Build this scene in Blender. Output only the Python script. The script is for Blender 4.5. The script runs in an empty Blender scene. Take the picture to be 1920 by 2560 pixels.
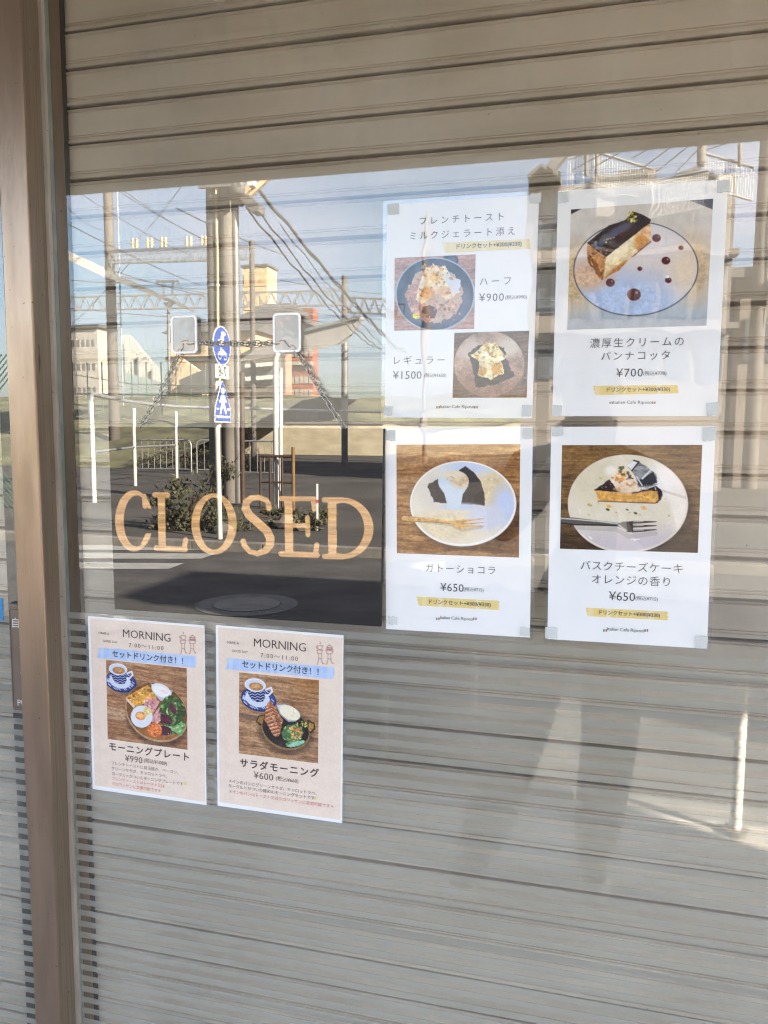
import bpy, bmesh, math, random
import numpy as np
from mathutils import Vector, Matrix
R = math.radians
SC = bpy.context.scene
COL = SC.collection
rnd = random.Random(7)

# ---------------------------------------------------------------- camera, sky, sun, exposure
FPX, YAW, PITCH, ROLL, DIST, EYE = 1960.44, R(-14.3658), R(-5.8876), R(0.3154), 1.1057, 1.45
_f = np.array([math.sin(YAW)*math.cos(PITCH), math.cos(YAW)*math.cos(PITCH), math.sin(PITCH)])
_r0 = np.array([math.cos(YAW), -math.sin(YAW), 0.0]); _u0 = np.cross(_r0, _f)
_r = _r0*math.cos(ROLL)+_u0*math.sin(ROLL); _u = -_r0*math.sin(ROLL)+_u0*math.cos(ROLL)
CAM = np.array([0.0, -DIST, EYE])
cd = bpy.data.cameras.new('camera'); cam = bpy.data.objects.new('camera', cd); COL.objects.link(cam)
cd.sensor_fit = 'VERTICAL'; cd.sensor_height = 36.0; cd.lens = FPX*36/2560; cd.clip_start = 0.02; cd.clip_end = 2000
M = Matrix.Identity(4)
for i in range(3):
    M[i][0] = _r[i]; M[i][1] = _u[i]; M[i][2] = -_f[i]; M[i][3] = CAM[i]
cam.matrix_world = M
SC.camera = cam

SUN_DIR = Vector((0.80, 0.38, 0.47)).normalized()          # towards the sun: behind the shop, from the right
el = math.asin(SUN_DIR.z); az = math.atan2(SUN_DIR.x, SUN_DIR.y)
w = bpy.data.worlds.new('World'); SC.world = w; w.use_nodes = True
nt = w.node_tree; N = nt.nodes; L = nt.links
bg = N['Background']; bg.inputs['Strength'].default_value = 0.055
sky = N.new('ShaderNodeTexSky'); sky.sky_type = 'NISHITA'; sky.sun_disc = False
sky.sun_elevation = el; sky.sun_rotation = az; sky.air_density = 1.0; sky.dust_density = 2.0
tc = N.new('ShaderNodeTexCoord'); mp = N.new('ShaderNodeMapping'); mp.inputs['Scale'].default_value = (2.0, 2.0, 7.0)
nz = N.new('ShaderNodeTexNoise'); nz.inputs['Scale'].default_value = 1.6; nz.inputs['Detail'].default_value = 6
rp = N.new('ShaderNodeValToRGB'); rp.color_ramp.elements[0].position = .36; rp.color_ramp.elements[1].position = .70
mx = N.new('ShaderNodeMix'); mx.data_type = 'RGBA'
ml = N.new('ShaderNodeMath'); ml.operation = 'MULTIPLY'; ml.inputs[1].default_value = .8
L.new(tc.outputs['Generated'], mp.inputs[0]); L.new(mp.outputs[0], nz.inputs['Vector']); L.new(nz.outputs['Fac'], rp.inputs[0])
L.new(rp.outputs[0], ml.inputs[0]); L.new(ml.outputs[0], mx.inputs['Factor'])
L.new(sky.outputs[0], mx.inputs['A']); mx.inputs['B'].default_value = (5.0, 5.0, 5.9, 1)
L.new(mx.outputs['Result'], bg.inputs['Color'])
sd = bpy.data.lights.new('sun', 'SUN'); sd.energy = 5.0; sd.angle = R(.5); sd.color = (1, .90, .76)
sun = bpy.data.objects.new('sun', sd); COL.objects.link(sun)
sun.rotation_euler = SUN_DIR.to_track_quat('Z', 'Y').to_euler()
SC.view_settings.view_transform = 'Standard'; SC.view_settings.look = 'None'
SC.view_settings.exposure = 4.10
SC.cycles.use_denoising = True; SC.cycles.pixel_filter_type = 'BLACKMAN_HARRIS'; SC.cycles.filter_width = 1.15; SC.cycles.max_bounces = 14; SC.cycles.transparent_max_bounces = 24
SC.cycles.glossy_bounces = 4; SC.cycles.caustics_reflective = False; SC.cycles.caustics_refractive = False

# ---------------------------------------------------------------- measuring helpers: a ray through the photograph
def ray(px, py): return _f+_r*((px-960)/FPX)-_u*((py-1280)/FPX)
def at(px, py, Y):                       # the point of that ray on the plane y = Y
    d = ray(px, py); return CAM+d*((Y+DIST)/d[1])
def V(px, py, Y):                        # a thing across the street, known by its mirror image at depth Y behind the glass
    p = at(px, py, Y); return Vector((p[0], -p[1], p[2]))
def G(px, py, z=0.0):                    # the same for a foot standing on the ground
    d = ray(px, py); p = CAM+d*((z-EYE)/d[2]); return Vector((p[0], -p[1], p[2]))

# ---------------------------------------------------------------- scene bookkeeping
def tag(o, label=None, cat=None, group=None, kind=None):
    if label: o['label'] = label
    if cat: o['category'] = cat
    if group: o['group'] = group
    if kind: o['kind'] = kind
    return o
def thing(name, loc, label, cat, group=None):
    o = bpy.data.objects.new(name, None); COL.objects.link(o); o.location = loc; o.empty_display_size = .1
    return tag(o, label, cat, group)
def dup(root, loc, rotz=0, label=None):
    r = root.copy(); COL.objects.link(r); r.location = loc; r.rotation_euler = (0, 0, rotz)
    if label: r['label'] = label
    for ch in root.children:
        c = ch.copy(); COL.objects.link(c); c.parent = r
        for g in ch.children:
            e = g.copy(); COL.objects.link(e); e.parent = c
    return r
class MB:
    """collects boxes, tubes, prisms in world space; build() links them as ONE mesh object (local to its parent)"""
    def __init__(s): s.v = []; s.f = []; s.m = []; s.sm = []
    def add(s, vs, fs, mi=0, smooth=False):
        b = len(s.v); s.v += [tuple(v) for v in vs]
        for f in fs: s.f.append([b+i for i in f]); s.m.append(mi); s.sm.append(smooth)
        return s
    def box(s, a, b, mi=0):
        x0, y0, z0 = a; x1, y1, z1 = b
        return s.add([(x0,y0,z0),(x1,y0,z0),(x1,y1,z0),(x0,y1,z0),(x0,y0,z1),(x1,y0,z1),(x1,y1,z1),(x0,y1,z1)],
              [(0,3,2,1),(4,5,6,7),(0,1,5,4),(1,2,6,5),(2,3,7,6),(3,0,4,7)], mi)
    def tube(s, pts, r, n=10, mi=0, cap=True, smooth=True):
        pts = [Vector(p) for p in pts]; rs = r if isinstance(r, (list, tuple)) else [r]*len(pts)
        vs = []; up = Vector((0, 0, 1)); last = None
        for i, p in enumerate(pts):
            t = ((pts[min(i+1, len(pts)-1)]-pts[max(i-1, 0)])).normalized()
            a = last if last else (Vector((1, 0, 0)) if abs(t.z) > .95 else up)
            a = (a-t*a.dot(t)).normalized(); last = a; b = t.cross(a)
            for k in range(n):
                q = 2*math.pi*k/n; vs.append(p+(a*math.cos(q)+b*math.sin(q))*rs[i])
        fs = []
        for i in range(len(pts)-1):
            for k in range(n): fs.append((i*n+k, i*n+(k+1)%n, (i+1)*n+(k+1)%n, (i+1)*n+k))
        s.add(vs, fs, mi, smooth)
        if cap: s.add(vs[:n], [tuple(range(n))[::-1]], mi); s.add(vs[-n:], [tuple(range(n))], mi)
        return s
    def prism(s, poly, d, mi=0):                     # a planar polygon given thickness d (vector)
        n = len(poly); d = Vector(d); a = [Vector(p) for p in poly]; b = [p+d for p in a]
        return s.add(a+b, [tuple(range(n))[::-1], tuple(range(n, 2*n))]+[(i, (i+1)%n, n+(i+1)%n, n+i) for i in range(n)], mi)
    def bar(s, p, q, w, h=None, mi=0):                # square bar from p to q
        p = Vector(p); q = Vector(q); t = (q-p).normalized(); h = h or w
        a = t.cross(Vector((0, 0, 1)) if abs(t.z) < .9 else Vector((1, 0, 0))).normalized(); b = t.cross(a)
        c = [a*w/2+b*h/2, -a*w/2+b*h/2, -a*w/2-b*h/2, a*w/2-b*h/2]
        return s.add([p+k for k in c]+[q+k for k in c], [(3,2,1,0),(4,5,6,7)]+[(i,(i+1)%4,4+(i+1)%4,4+i) for i in range(4)], mi)
    def build(s, name, mats, parent=None, bevel=0):
        me = bpy.data.meshes.new(name)
        off = Vector(parent.location) if parent else Vector((0, 0, 0))
        if parent and parent.parent: off += Vector(parent.parent.location)
        me.from_pydata([tuple(Vector(v)-off) for v in s.v], [], s.f)
        for m in (mats if isinstance(mats, (list, tuple)) else [mats]): me.materials.append(m)
        me.polygons.foreach_set('material_index', s.m); me.polygons.foreach_set('use_smooth', s.sm)
        bm = bmesh.new(); bm.from_mesh(me); bmesh.ops.recalc_face_normals(bm, faces=bm.faces); bm.to_mesh(me); bm.free()
        o = bpy.data.objects.new(name, me); COL.objects.link(o)
        if parent: o.parent = parent
        if bevel:
            b = o.modifiers.new('bevel', 'BEVEL'); b.width = bevel; b.segments = 2; b.limit_method = 'ANGLE'
        return o

# ---------------------------------------------------------------- materials
def lin(c): return tuple((x/12.92 if x <= .04045 else ((x+.055)/1.055)**2.4) for x in c)
def newmat(name):
    m = bpy.data.materials.new(name); m.use_nodes = True
    return m, m.node_tree, m.node_tree.nodes['Principled BSDF'], m.node_tree.nodes['Material Output']
def mat(name, col, rough=.6, metal=0, var=.15, scale=8, bump=0, stretch=(1,1,1), bscale=None, spec=.5, col2=None, lo=.35, hi=.65):
    m, nt, b, out = newmat(name); N = nt.nodes; L = nt.links
    b.inputs['Roughness'].default_value = rough; b.inputs['Metallic'].default_value = metal
    b.inputs['Specular IOR Level'].default_value = spec
    tc = N.new('ShaderNodeTexCoord'); mp = N.new('ShaderNodeMapping'); mp.inputs['Scale'].default_value = stretch
    nz = N.new('ShaderNodeTexNoise'); nz.inputs['Scale'].default_value = scale; nz.inputs['Detail'].default_value = 5
    rp = N.new('ShaderNodeValToRGB'); rp.color_ramp.elements[0].position = lo; rp.color_ramp.elements[1].position = hi
    c2 = col2 or tuple(c*(1-var) for c in col); c1 = col if col2 else tuple(min(1, c*(1+var)) for c in col)
    rp.color_ramp.elements[0].color = (*c2, 1); rp.color_ramp.elements[1].color = (*c1, 1)
    L.new(tc.outputs['Object'], mp.inputs[0]); L.new(mp.outputs[0], nz.inputs['Vector']); L.new(nz.outputs['Fac'], rp.inputs[0])
    L.new(rp.outputs[0], b.inputs['Base Color'])
    if bump:
        n2 = N.new('ShaderNodeTexNoise'); n2.inputs['Scale'].default_value = bscale or scale*4; n2.inputs['Detail'].default_value = 4
        bp = N.new('ShaderNodeBump'); bp.inputs['Strength'].default_value = bump; bp.inputs['Distance'].default_value = .02
        L.new(mp.outputs[0], n2.inputs['Vector']); L.new(n2.outputs['Fac'], bp.inputs['Height']); L.new(bp.outputs[0], b.inputs['Normal'])
    return m
GLASS_IOR = 1.70
def gloss_over(m, nt, shader, out, ior=GLASS_IOR, rough=0.0, wav=0, wscale=40, stretch=(1,1,1)):
    """mirror reflection (Fresnel) laid over a shader"""
    N = nt.nodes; L = nt.links
    gl = N.new('ShaderNodeBsdfGlossy'); gl.inputs['Roughness'].default_value = rough; gl.inputs['Color'].default_value = (1, 1, 1, 1)
    f0 = ((ior-1)/(ior+1))**2; ge = N.new('ShaderNodeNewGeometry'); dt = N.new('ShaderNodeVectorMath'); dt.operation = 'DOT_PRODUCT'
    L.new(ge.outputs['Normal'], dt.inputs[0]); L.new(ge.outputs['Incoming'], dt.inputs[1])
    def mth(op, x, y=None):
        n = N.new('ShaderNodeMath'); n.operation = op
        for i, k in enumerate((x, y)):
            if k is None: continue
            if isinstance(k, (int, float)): n.inputs[i].default_value = k
            else: L.new(k, n.inputs[i])
        return n.outputs[0]
    sch = mth('ADD', mth('MULTIPLY', mth('POWER', mth('SUBTRACT', 1.0, mth('ABSOLUTE', dt.outputs['Value'])), 5.0), 1-f0), f0)
    mx = N.new('ShaderNodeMixShader'); L.new(sch, mx.inputs[0]); L.new(shader, mx.inputs[1]); L.new(gl.outputs[0], mx.inputs[2])
    if wav:
        tc = N.new('ShaderNodeTexCoord'); mp = N.new('ShaderNodeMapping'); mp.inputs['Scale'].default_value = stretch
        n2 = N.new('ShaderNodeTexNoise'); n2.inputs['Scale'].default_value = wscale; n2.inputs['Detail'].default_value = 2
        bp = N.new('ShaderNodeBump'); bp.inputs['Strength'].default_value = 1; bp.inputs['Distance'].default_value = wav
        L.new(tc.outputs['Object'], mp.inputs[0]); L.new(mp.outputs[0], n2.inputs['Vector']); L.new(n2.outputs['Fac'], bp.inputs['Height'])
        L.new(bp.outputs[0], gl.inputs['Normal'])
    L.new(mx.outputs[0], out.inputs['Surface'])
def clear(name, tint, milk=0.0, milkcol=(.8,.8,.8), ior=GLASS_IOR, rough=0.0, wav=0, wscale=40, stretch=(1,1,1), scatter=0.0):
    m, nt, b, out = newmat(name); N = nt.nodes; L = nt.links; N.remove(b)
    tr = N.new('ShaderNodeBsdfTransparent'); tr.inputs['Color'].default_value = (*tint, 1); s = tr.outputs[0]
    if scatter:
        tl = N.new('ShaderNodeBsdfTranslucent'); tl.inputs['Color'].default_value = (.92,.94,.92,1)
        m3 = N.new('ShaderNodeMixShader'); m3.inputs[0].default_value = scatter; L.new(s, m3.inputs[1]); L.new(tl.outputs[0], m3.inputs[2]); s = m3.outputs[0]
    if milk:
        df = N.new('ShaderNodeBsdfDiffuse'); df.inputs['Color'].default_value = (*milkcol, 1)
        m2 = N.new('ShaderNodeMixShader'); m2.inputs[0].default_value = milk
        if name == 'window_glass':                                   # faint smears and dust on the pane
            tc = N.new('ShaderNodeTexCoord'); mp = N.new('ShaderNodeMapping'); mp.inputs['Scale'].default_value = (9, 1, 2.2); mp.inputs['Rotation'].default_value = (0, .5, 0)
            nz = N.new('ShaderNodeTexNoise'); nz.inputs['Scale'].default_value = 1.3; nz.inputs['Detail'].default_value = 7; nz.inputs['Roughness'].default_value = .65
            rp = N.new('ShaderNodeMapRange'); rp.inputs['From Min'].default_value = .48; rp.inputs['From Max'].default_value = .72; rp.inputs['To Min'].default_value = .006; rp.inputs['To Max'].default_value = .05
            L.new(tc.outputs['Object'], mp.inputs[0]); L.new(mp.outputs[0], nz.inputs['Vector']); L.new(nz.outputs['Fac'], rp.inputs['Value']); L.new(rp.outputs[0], m2.inputs[0])
        L.new(s, m2.inputs[1]); L.new(df.outputs[0], m2.inputs[2]); s = m2.outputs[0]
    gloss_over(m, nt, s, out, ior, rough, wav, wscale, stretch)
    return m
def attrmat(name, rough=.6, gloss=False, bump=0, bstretch=(1,1,1), bscale=60, dist=.001):
    m, nt, b, out = newmat(name); N = nt.nodes; L = nt.links
    a = N.new('ShaderNodeVertexColor'); a.layer_name = 'Col'; L.new(a.outputs[0], b.inputs['Base Color'])
    b.inputs['Roughness'].default_value = rough; b.inputs['Specular IOR Level'].default_value = 0.0
    if bump:
        tc = N.new('ShaderNodeTexCoord'); mp = N.new('ShaderNodeMapping'); mp.inputs['Scale'].default_value = bstretch
        n2 = N.new('ShaderNodeTexNoise'); n2.inputs['Scale'].default_value = bscale; n2.inputs['Detail'].default_value = 6
        bp = N.new('ShaderNodeBump'); bp.inputs['Strength'].default_value = bump; bp.inputs['Distance'].default_value = dist
        L.new(tc.outputs['Object'], mp.inputs[0]); L.new(mp.outputs[0], n2.inputs['Vector']); L.new(n2.outputs['Fac'], bp.inputs['Height']); L.new(bp.outputs[0], b.inputs['Normal'])
    if gloss: gloss_over(m, nt, b.outputs[0], out, 1.88)
    return m

# roller shutter: bronze-beige paint, mottled, with long thin grimy scratches along the slats
def shutter_mat():
    m, nt, b, out = newmat('shutter_paint'); N = nt.nodes; L = nt.links
    b.inputs['Roughness'].default_value = .5; b.inputs['Metallic'].default_value = .0; b.inputs['Specular IOR Level'].default_value = .4
    tc = N.new('ShaderNodeTexCoord')
    def noise(st, sc, det=5):
        mp = N.new('ShaderNodeMapping'); mp.inputs['Scale'].default_value = st
        n = N.new('ShaderNodeTexNoise'); n.inputs['Scale'].default_value = sc; n.inputs['Detail'].default_value = det
        L.new(tc.outputs['Object'], mp.inputs[0]); L.new(mp.outputs[0], n.inputs['Vector']); return n.outputs['Fac']
    def ramp(f, a, c, b0, b1):
        r = N.new('ShaderNodeValToRGB'); r.color_ramp.elements[0].position = a; r.color_ramp.elements[1].position = c
        r.color_ramp.elements[0].color = (*b0, 1); r.color_ramp.elements[1].color = (*b1, 1); L.new(f, r.inputs[0]); return r.outputs[0]
    def mul(a, c, f=1.0):
        x = N.new('ShaderNodeMix'); x.data_type = 'RGBA'; x.blend_type = 'MULTIPLY'; x.inputs['Factor'].default_value = f
        L.new(a, x.inputs['A']); L.new(c, x.inputs['B']); return x.outputs['Result']
    base = ramp(noise((1, 1, 1.6), 3.0), .3, .7, (.66, .535, .455), (.73, .60, .515))
    fine = ramp(noise((14, 1, 90), 5.0), .35, .65, (.965, .965, .965), (1, 1, 1))
    scr = ramp(noise((.9, 1, 300), 1.8, 3), .275, .30, (.40, .35, .30), (1, 1, 1))
    spot = ramp(noise((1, 1, 1), 120, 2), .235, .255, (.35, .3, .26), (1, 1, 1))
    smear = ramp(noise((1.0, 1, 5), 2.2, 6), .30, .55, (.80, .79, .77), (1, 1, 1))
    c = mul(mul(mul(mul(base, fine), scr, .8), spot, .8), smear)
    L.new(c, b.inputs['Base Color'])
    return m
MT = dict(
 shutter=shutter_mat(),
 bronze=mat('bronze_aluminium', (.30,.222,.168), .30, .82, .10, 6, .04, (6,6,.6), 60),
 bronze_side=mat('brushed_bronze', (.24,.188,.14), .36, .5, .14, 30, .10, (10,10,.15), 80),
 bead=mat('aluminium_bead', (.44,.39,.34), .4, .3, .15, 20, .1, (4,4,.5)),
 gasket=mat('rubber_gasket', (.02,.02,.02), .6, 0, .2, 30),
 jamb=mat('dark_bronze_rail', (.022,.016,.011), .5, .0, .15, 20, .1, (10,10,.2)),
 glass_edge=mat('green_glass_edge', (.26,.29,.27), .3, 0, .15, 30),
 glass=clear('window_glass', (.93,.95,.94), .012, (.8,.8,.78)),
 film=clear('frosted_film', (.95,.96,.94), .13, (.62,.61,.57), 1.62, .02, scatter=.26),
 laminate=clear('laminate_film', (.975,.98,.985), .02, (.9,.9,.9), 1.62, .012, .0007, 8, (1,1,1)),
 laminate_wavy=clear('laminate_film_wavy', (.975,.98,.985), .02, (.9,.9,.9), 1.6, .015, .0035, 10, (1,1,1.6)),
 tape=clear('ribbed_gel_tape', (.93,.95,.95), .38, (.84,.86,.86), 1.6, .10, .004, 40, (.15,1,9)),
 paper=mat('white_paper', (.86,.865,.88), .7, 0, .015, 20),
 print=attrmat('ink_print', .55),
 ink=mat('black_ink', (.030,.024,.022), .6, 0, .1, 30),
 ink_soft=mat('soft_black_ink', (.075,.062,.062), .6, 0, .1, 30),
 ink_brown=mat('brown_ink', (.060,.022,.020), .6, 0, .1, 30),
 ink_red=mat('red_ink', (.55,.10,.08), .6, 0, .1, 30),
 flag_green=mat('green_ink', (.03,.18,.06), .6, 0, .1, 30),
 flag_red=mat('flag_red_ink', (.42,.05,.06), .6, 0, .1, 30),
 sign=attrmat('black_stained_board', .5, True, .5, (1.2,1,26), 14, .0022),
 board=mat('black_board_edge', (.012,.011,.010), .5, 0, .3, 30, .2, (1,1,20)),
 steel=mat('steel_chain', (.46,.44,.41), .25, .95, .1, 60),
 pad=clear('clear_plastic', (.95,.95,.95), .84, (.60,.61,.59), 1.5, .05, .001, 20),
 pad_rim=mat('milky_plastic_rim', (.92,.93,.95), .3, 0, .03, 40),
 plate_body=mat('push_plate_bronze', (.16,.125,.105), .4, .4, .08, 20, .05),
 plate_dark=mat('push_plate_black', (.02,.019,.019), .45, 0, .2, 30),
 white_ink=mat('white_letter_paint', (.72,.72,.70), .5, 0, .04, 30),
 blue_sticker=mat('blue_sticker', (.02,.22,.52), .35, 0, .06, 20),
 asphalt=mat('asphalt', (.060,.057,.054), .9, 0, .45, 2.2, .35, (1,1,1), 70, lo=.25, hi=.75),
 patch=mat('asphalt_patch', (.17,.165,.155), .85, 0, .2, 6, .2),
 pavement=mat('pavement', (.40,.375,.335), .85, 0, .2, 4, .2),
 kerb=mat('kerb_concrete', (.17,.157,.14), .85, 0, .2, 5, .2),
 concrete=mat('concrete', (.16,.142,.12), .85, 0, .15, 2.5, .1),
 concrete_pole=mat('pole_concrete', (.115,.098,.082), .8, 0, .1, 3, .08, (1,1,.3)),
 wall_beige=mat('stained_wall', (.60,.53,.38), .85, 0, .3, .9, .1, (1,1,2.5), col2=(.46,.40,.28)),
 paintw=mat('white_paint', (.62,.60,.55), .45, 0, .06, 6),
 road_paint=mat('road_paint', (.30,.30,.285), .8, 0, .1, 6),
 galv=mat('galvanised_steel', (.42,.42,.41), .4, .6, .12, 8),
 galv_dark=mat('weathered_steel', (.20,.195,.185), .5, .5, .15, 4),
 wire=mat('cable_black', (.05,.05,.05), .6, 0, .1, 5),
 soil=mat('dry_ground', (.16,.125,.085), .95, 0, .3, 1.5, .4),
 grass=mat('slope_grass', (.16,.155,.085), .95, 0, .35, .8, .6, col2=(.06,.06,.034)),
 leaf=mat('bush_leaf', (.045,.05,.02), .7, 0, .3, 4),
 leaf2=mat('dry_grass_leaf', (.085,.072,.035), .8, 0, .3, 4),
 roof=mat('grey_roof', (.10,.096,.092), .7, 0, .15, 1.0, .1),
 soffit=mat('canopy_soffit', (.22,.18,.14), .7, 0, .15, 2.0),
 facade=mat('brown_facade', (.17,.145,.125), .8, 0, .15, .7),
 facade_white=mat('white_facade', (.34,.31,.27), .8, 0, .08, .6),
 facade_beige=mat('beige_facade', (.58,.42,.25), .8, 0, .10, .4),
 facade_brick=mat('orange_brick_facade', (.26,.105,.075), .85, 0, .15, .8),
 facade_salmon=mat('salmon_facade', (.50,.22,.16), .85, 0, .12, .5),
 window=mat('dark_window', (.06,.07,.085), .15, 0, .2, 2),
 sign_blue=mat('sign_blue', (.006,.045,.30), .35, 0, .05, 5),
 green_mesh=mat('green_fence_paint', (.07,.11,.075), .5, 0, .15, 6),
 yellow=mat('yellow_rail', (.22,.12,.04), .5, 0, .1, 6),
 red_band=mat('red_band', (.5,.03,.03), .4, 0, .1, 6),
 brownpipe=mat('rusty_brown_pipe', (.075,.045,.03), .6, .2, .25, 6),
 skin=mat('skin', (.52,.31,.22), .5, 0, .06, 12),
 cloth_top=mat('grey_sweatshirt', (.085,.085,.095), .9, 0, .12, 30, .2),
 cloth_leg=mat('dark_trousers', (.040,.042,.050), .9, 0, .15, 30, .2),
 shoe=mat('white_leather_shoe', (.72,.70,.68), .5, 0, .06, 20),
 hair=mat('black_hair', (.015,.012,.011), .5, 0, .3, 60, .4, (8,8,1)),
 phone=mat('phone_black', (.015,.015,.017), .2, 0, .1, 20),
)

def specks(m, col=(.30,.26,.22)):
    """small pits and short scuffs on an old painted or anodised surface"""
    nt = m.node_tree; N = nt.nodes; L = nt.links; b = N['Principled BSDF']; src = b.inputs['Base Color'].links[0].from_socket
    tc = N.new('ShaderNodeTexCoord')
    for st, sc, a, c in (((1,1,1),150,.27,.30),((1,1,.14),70,.255,.275),((2,1,.5),11,.30,.48)):
        mp = N.new('ShaderNodeMapping'); mp.inputs['Scale'].default_value = st; mp.inputs['Rotation'].default_value = (0,.25,0)
        n = N.new('ShaderNodeTexNoise'); n.inputs['Scale'].default_value = sc; n.inputs['Detail'].default_value = 3
        r = N.new('ShaderNodeValToRGB'); r.color_ramp.elements[0].position = a; r.color_ramp.elements[1].position = c
        k = col if sc > 20 else (.80,.78,.75); r.color_ramp.elements[0].color = (*k,1); r.color_ramp.elements[1].color = (1,1,1,1)
        x = N.new('ShaderNodeMix'); x.data_type = 'RGBA'; x.blend_type = 'MULTIPLY'; x.inputs['Factor'].default_value = .85
        L.new(tc.outputs['Object'], mp.inputs[0]); L.new(mp.outputs[0], n.inputs['Vector']); L.new(n.outputs['Fac'], r.inputs[0]); L.new(src, x.inputs['A']); L.new(r.outputs[0], x.inputs['B']); src = x.outputs['Result']
    L.new(src, b.inputs['Base Color'])
for k_ in ('bronze','bronze_side','bead','concrete_pole','paintw'): specks(MT[k_])
# ================================================================ THE SETTING: ground, road, footways
ROAD = -.12
tag(MB().add([(-500,-900,ROAD),(500,-900,ROAD),(500,300,ROAD),(-500,300,ROAD)], [(0,1,2,3)]).build('road', MT['asphalt']), kind='structure')
b = MB().box((-30,-1.93,ROAD-.05),(30,-.06,0)); tag(b.build('pavement', MT['pavement'], bevel=.004), kind='structure')
b = MB()
for i in range(-30, 30): b.box((i+.005,-2.08,ROAD-.05),(i+.995,-1.934,.0))
tag(b.build('kerb', MT['kerb'], bevel=.008), kind='structure')
b = MB()
for i in range(-40, 30): b.box((i+.005,-8.36,ROAD-.05),(i+.995,-8.21,.0))
tag(b.build('kerb', MT['kerb'], bevel=.008), kind='structure')
tag(MB().box((-300,-600,ROAD-.05),(300,-8.364,0)).build('far_ground', mat('worn_asphalt', (.052,.047,.041), .95, 0, .3, .6, .3, bscale=30)), kind='structure')
b = MB()
for q in ([(90,1362),(608,1363),(588,1374),(90,1375)], [(90,1381),(543,1383),(505,1396),(90,1396)], [(90,1405),(463,1407),(425,1421),(90,1422)],
          [(1100,1357),(1170,1363),(1100,1429),(1010,1425)]):  # last quad: lone pale patch to the right of the crossing stripes
    b.add([G(x, y, ROAD+.004) for x, y in q], [(0,1,2,3)])
tag(b.build('road_markings_and_patch', MT['road_paint']), kind='structure')
mc = Vector((-2.93,-5.37,ROAD))
t = thing('manhole_cover', mc, 'round manhole cover in a pale ring in the middle of the road', 'manhole')
def disc(c, r0, r1, z, mb, n=40):
    vs = []
    for k in range(n):
        a = 2*math.pi*k/n; vs.append((c.x+r0*math.cos(a), c.y+r0*math.sin(a), z)); vs.append((c.x+r1*math.cos(a), c.y+r1*math.sin(a), z))
    mb.add(vs, [(2*k, 2*k+1, (2*k+3)%(2*n), (2*k+2)%(2*n)) for k in range(n)])
b = MB(); disc(mc, .31, .46, ROAD+.005, b); b.build('ring', MT['patch'], t)
b = MB(); disc(mc, .0, .30, ROAD+.008, b); b.build('lid', MT['galv_dark'], t)

# grassy railway bank with the retaining wall
def bank(name, x0, x1, prof, nx, m, amp=.12):
    b = MB(); vs = []; r = random.Random(3)
    for i in range(nx+1):
        x = x0+(x1-x0)*i/nx
        for j, (y, z) in enumerate(prof): vs.append((x, y+r.uniform(-amp, amp)*2, z+r.uniform(-amp, amp)*(1 if 0 < j else 0)))
    n = len(prof)
    b.add(vs, [(i*n+j, i*n+j+1, (i+1)*n+j+1, (i+1)*n+j) for i in range(nx) for j in range(n-1)], 0, True)
    return tag(b.build(name, m), kind='structure')
prof = [(-25.5-18.5*k/12, -.02+3.6*(k/12)**.85) for k in range(13)]+[(-52,3.7),(-70,3.7),(-160,3.4)]
bank('terrain', -120, -15.4, prof, 80, MT['grass'])
bank('terrain', -15.4, 60, [(-44.5,-.05),(-44.6,1.7),(-48,2.9),(-52,3.7),(-70,3.7),(-160,3.4)], 60, MT['grass'])
xw0, xw1 = V(560,1100,44).x, V(1330,1100,44).x
t = thing('retaining_wall', (xw0,-44,0), 'long beige stained concrete wall at the foot of the railway bank', 'wall')
MB().box((xw0,-44.4,-.1),(xw1,-44,1.85)).build('wall', MT['wall_beige'], t)
MB().box((xw0-.05,-44.45,1.853),(xw1+.05,-43.92,2.0)).build('coping', MT['concrete'], t)

# ================================================================ THE SHOPFRONT
t = thing('shop_building', (-1,0,0), 'plain brown shop building with a projecting canopy over its window', 'building')
b = MB()
b.box((-9,-.02,2.46),(4.1,.42,5.8)); b.box((-9,.42,5.5),(4.1,7,5.8)); b.box((-9,7,-.1),(4.1,7.25,5.8)); b.box((-9.2,-.02,-.1),(-9,7.25,5.8)); b.box((4.1,-.02,-.1),(4.3,7.25,5.8))
b.box((1.62,-.02,-.1),(4.1,.42,2.457)); b.box((-9,-.02,-.1),(-2.75,.42,2.457)); b.box((-2.75,-.02,-.1),(1.62,.42,.06))
b.build('wall', MT['facade'], t)
b = MB(); b.box((-9,-2.0,2.51),(4.1,-.024,2.66)); b.box((-9,-2.06,2.49),(4.1,-2.003,2.74)); b.build('canopy', MT['soffit'], t)
b = MB(); b.box((-2.75,.50,.0),(1.62,.52,2.6)); b.build('back_panel', MT['jamb'], t)

t = thing('shop_building', (14,0,0), 'shallow plain concrete building front beyond the gap, right of the shop', 'building')  # added out of view, kept shallow, to cast the dark band across the road
MB().box((7.8,-1.0,-.1),(22,.2,6.6)).build('wall', MT['concrete'], t); MB().box((7.7,-1.1,6.603),(22.1,.3,6.9)).build('roof', MT['roof'], t)
XR = 1.58                                   # right end of the window, outside the picture
win = thing('shop_window', (-.83,0,.06), 'large clear shop window pane in a bronze frame, frosted stripes along its lower half', 'window')
MB().box((-.8235,.0,.065),(XR,.006,2.455)).build('glass_pane', MT['glass'], win)
b = MB(); z = 1.1495
while z > .09:
    b.box((-.8225,-.0006,z-.0105),(XR,-.0001,z)); z -= .0201
b.build('frosted_film', MT['film'], win)
MB().box((-.8262,-.0012,.065),(-.8237,.0072,2.455)).build('glass_edge', MT['glass_edge'], win)
MB().box((-.8304,-.0093,.065),(-.8242,-.0020,2.455)).build('glazing_bead', MT['bead'], win)
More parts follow.
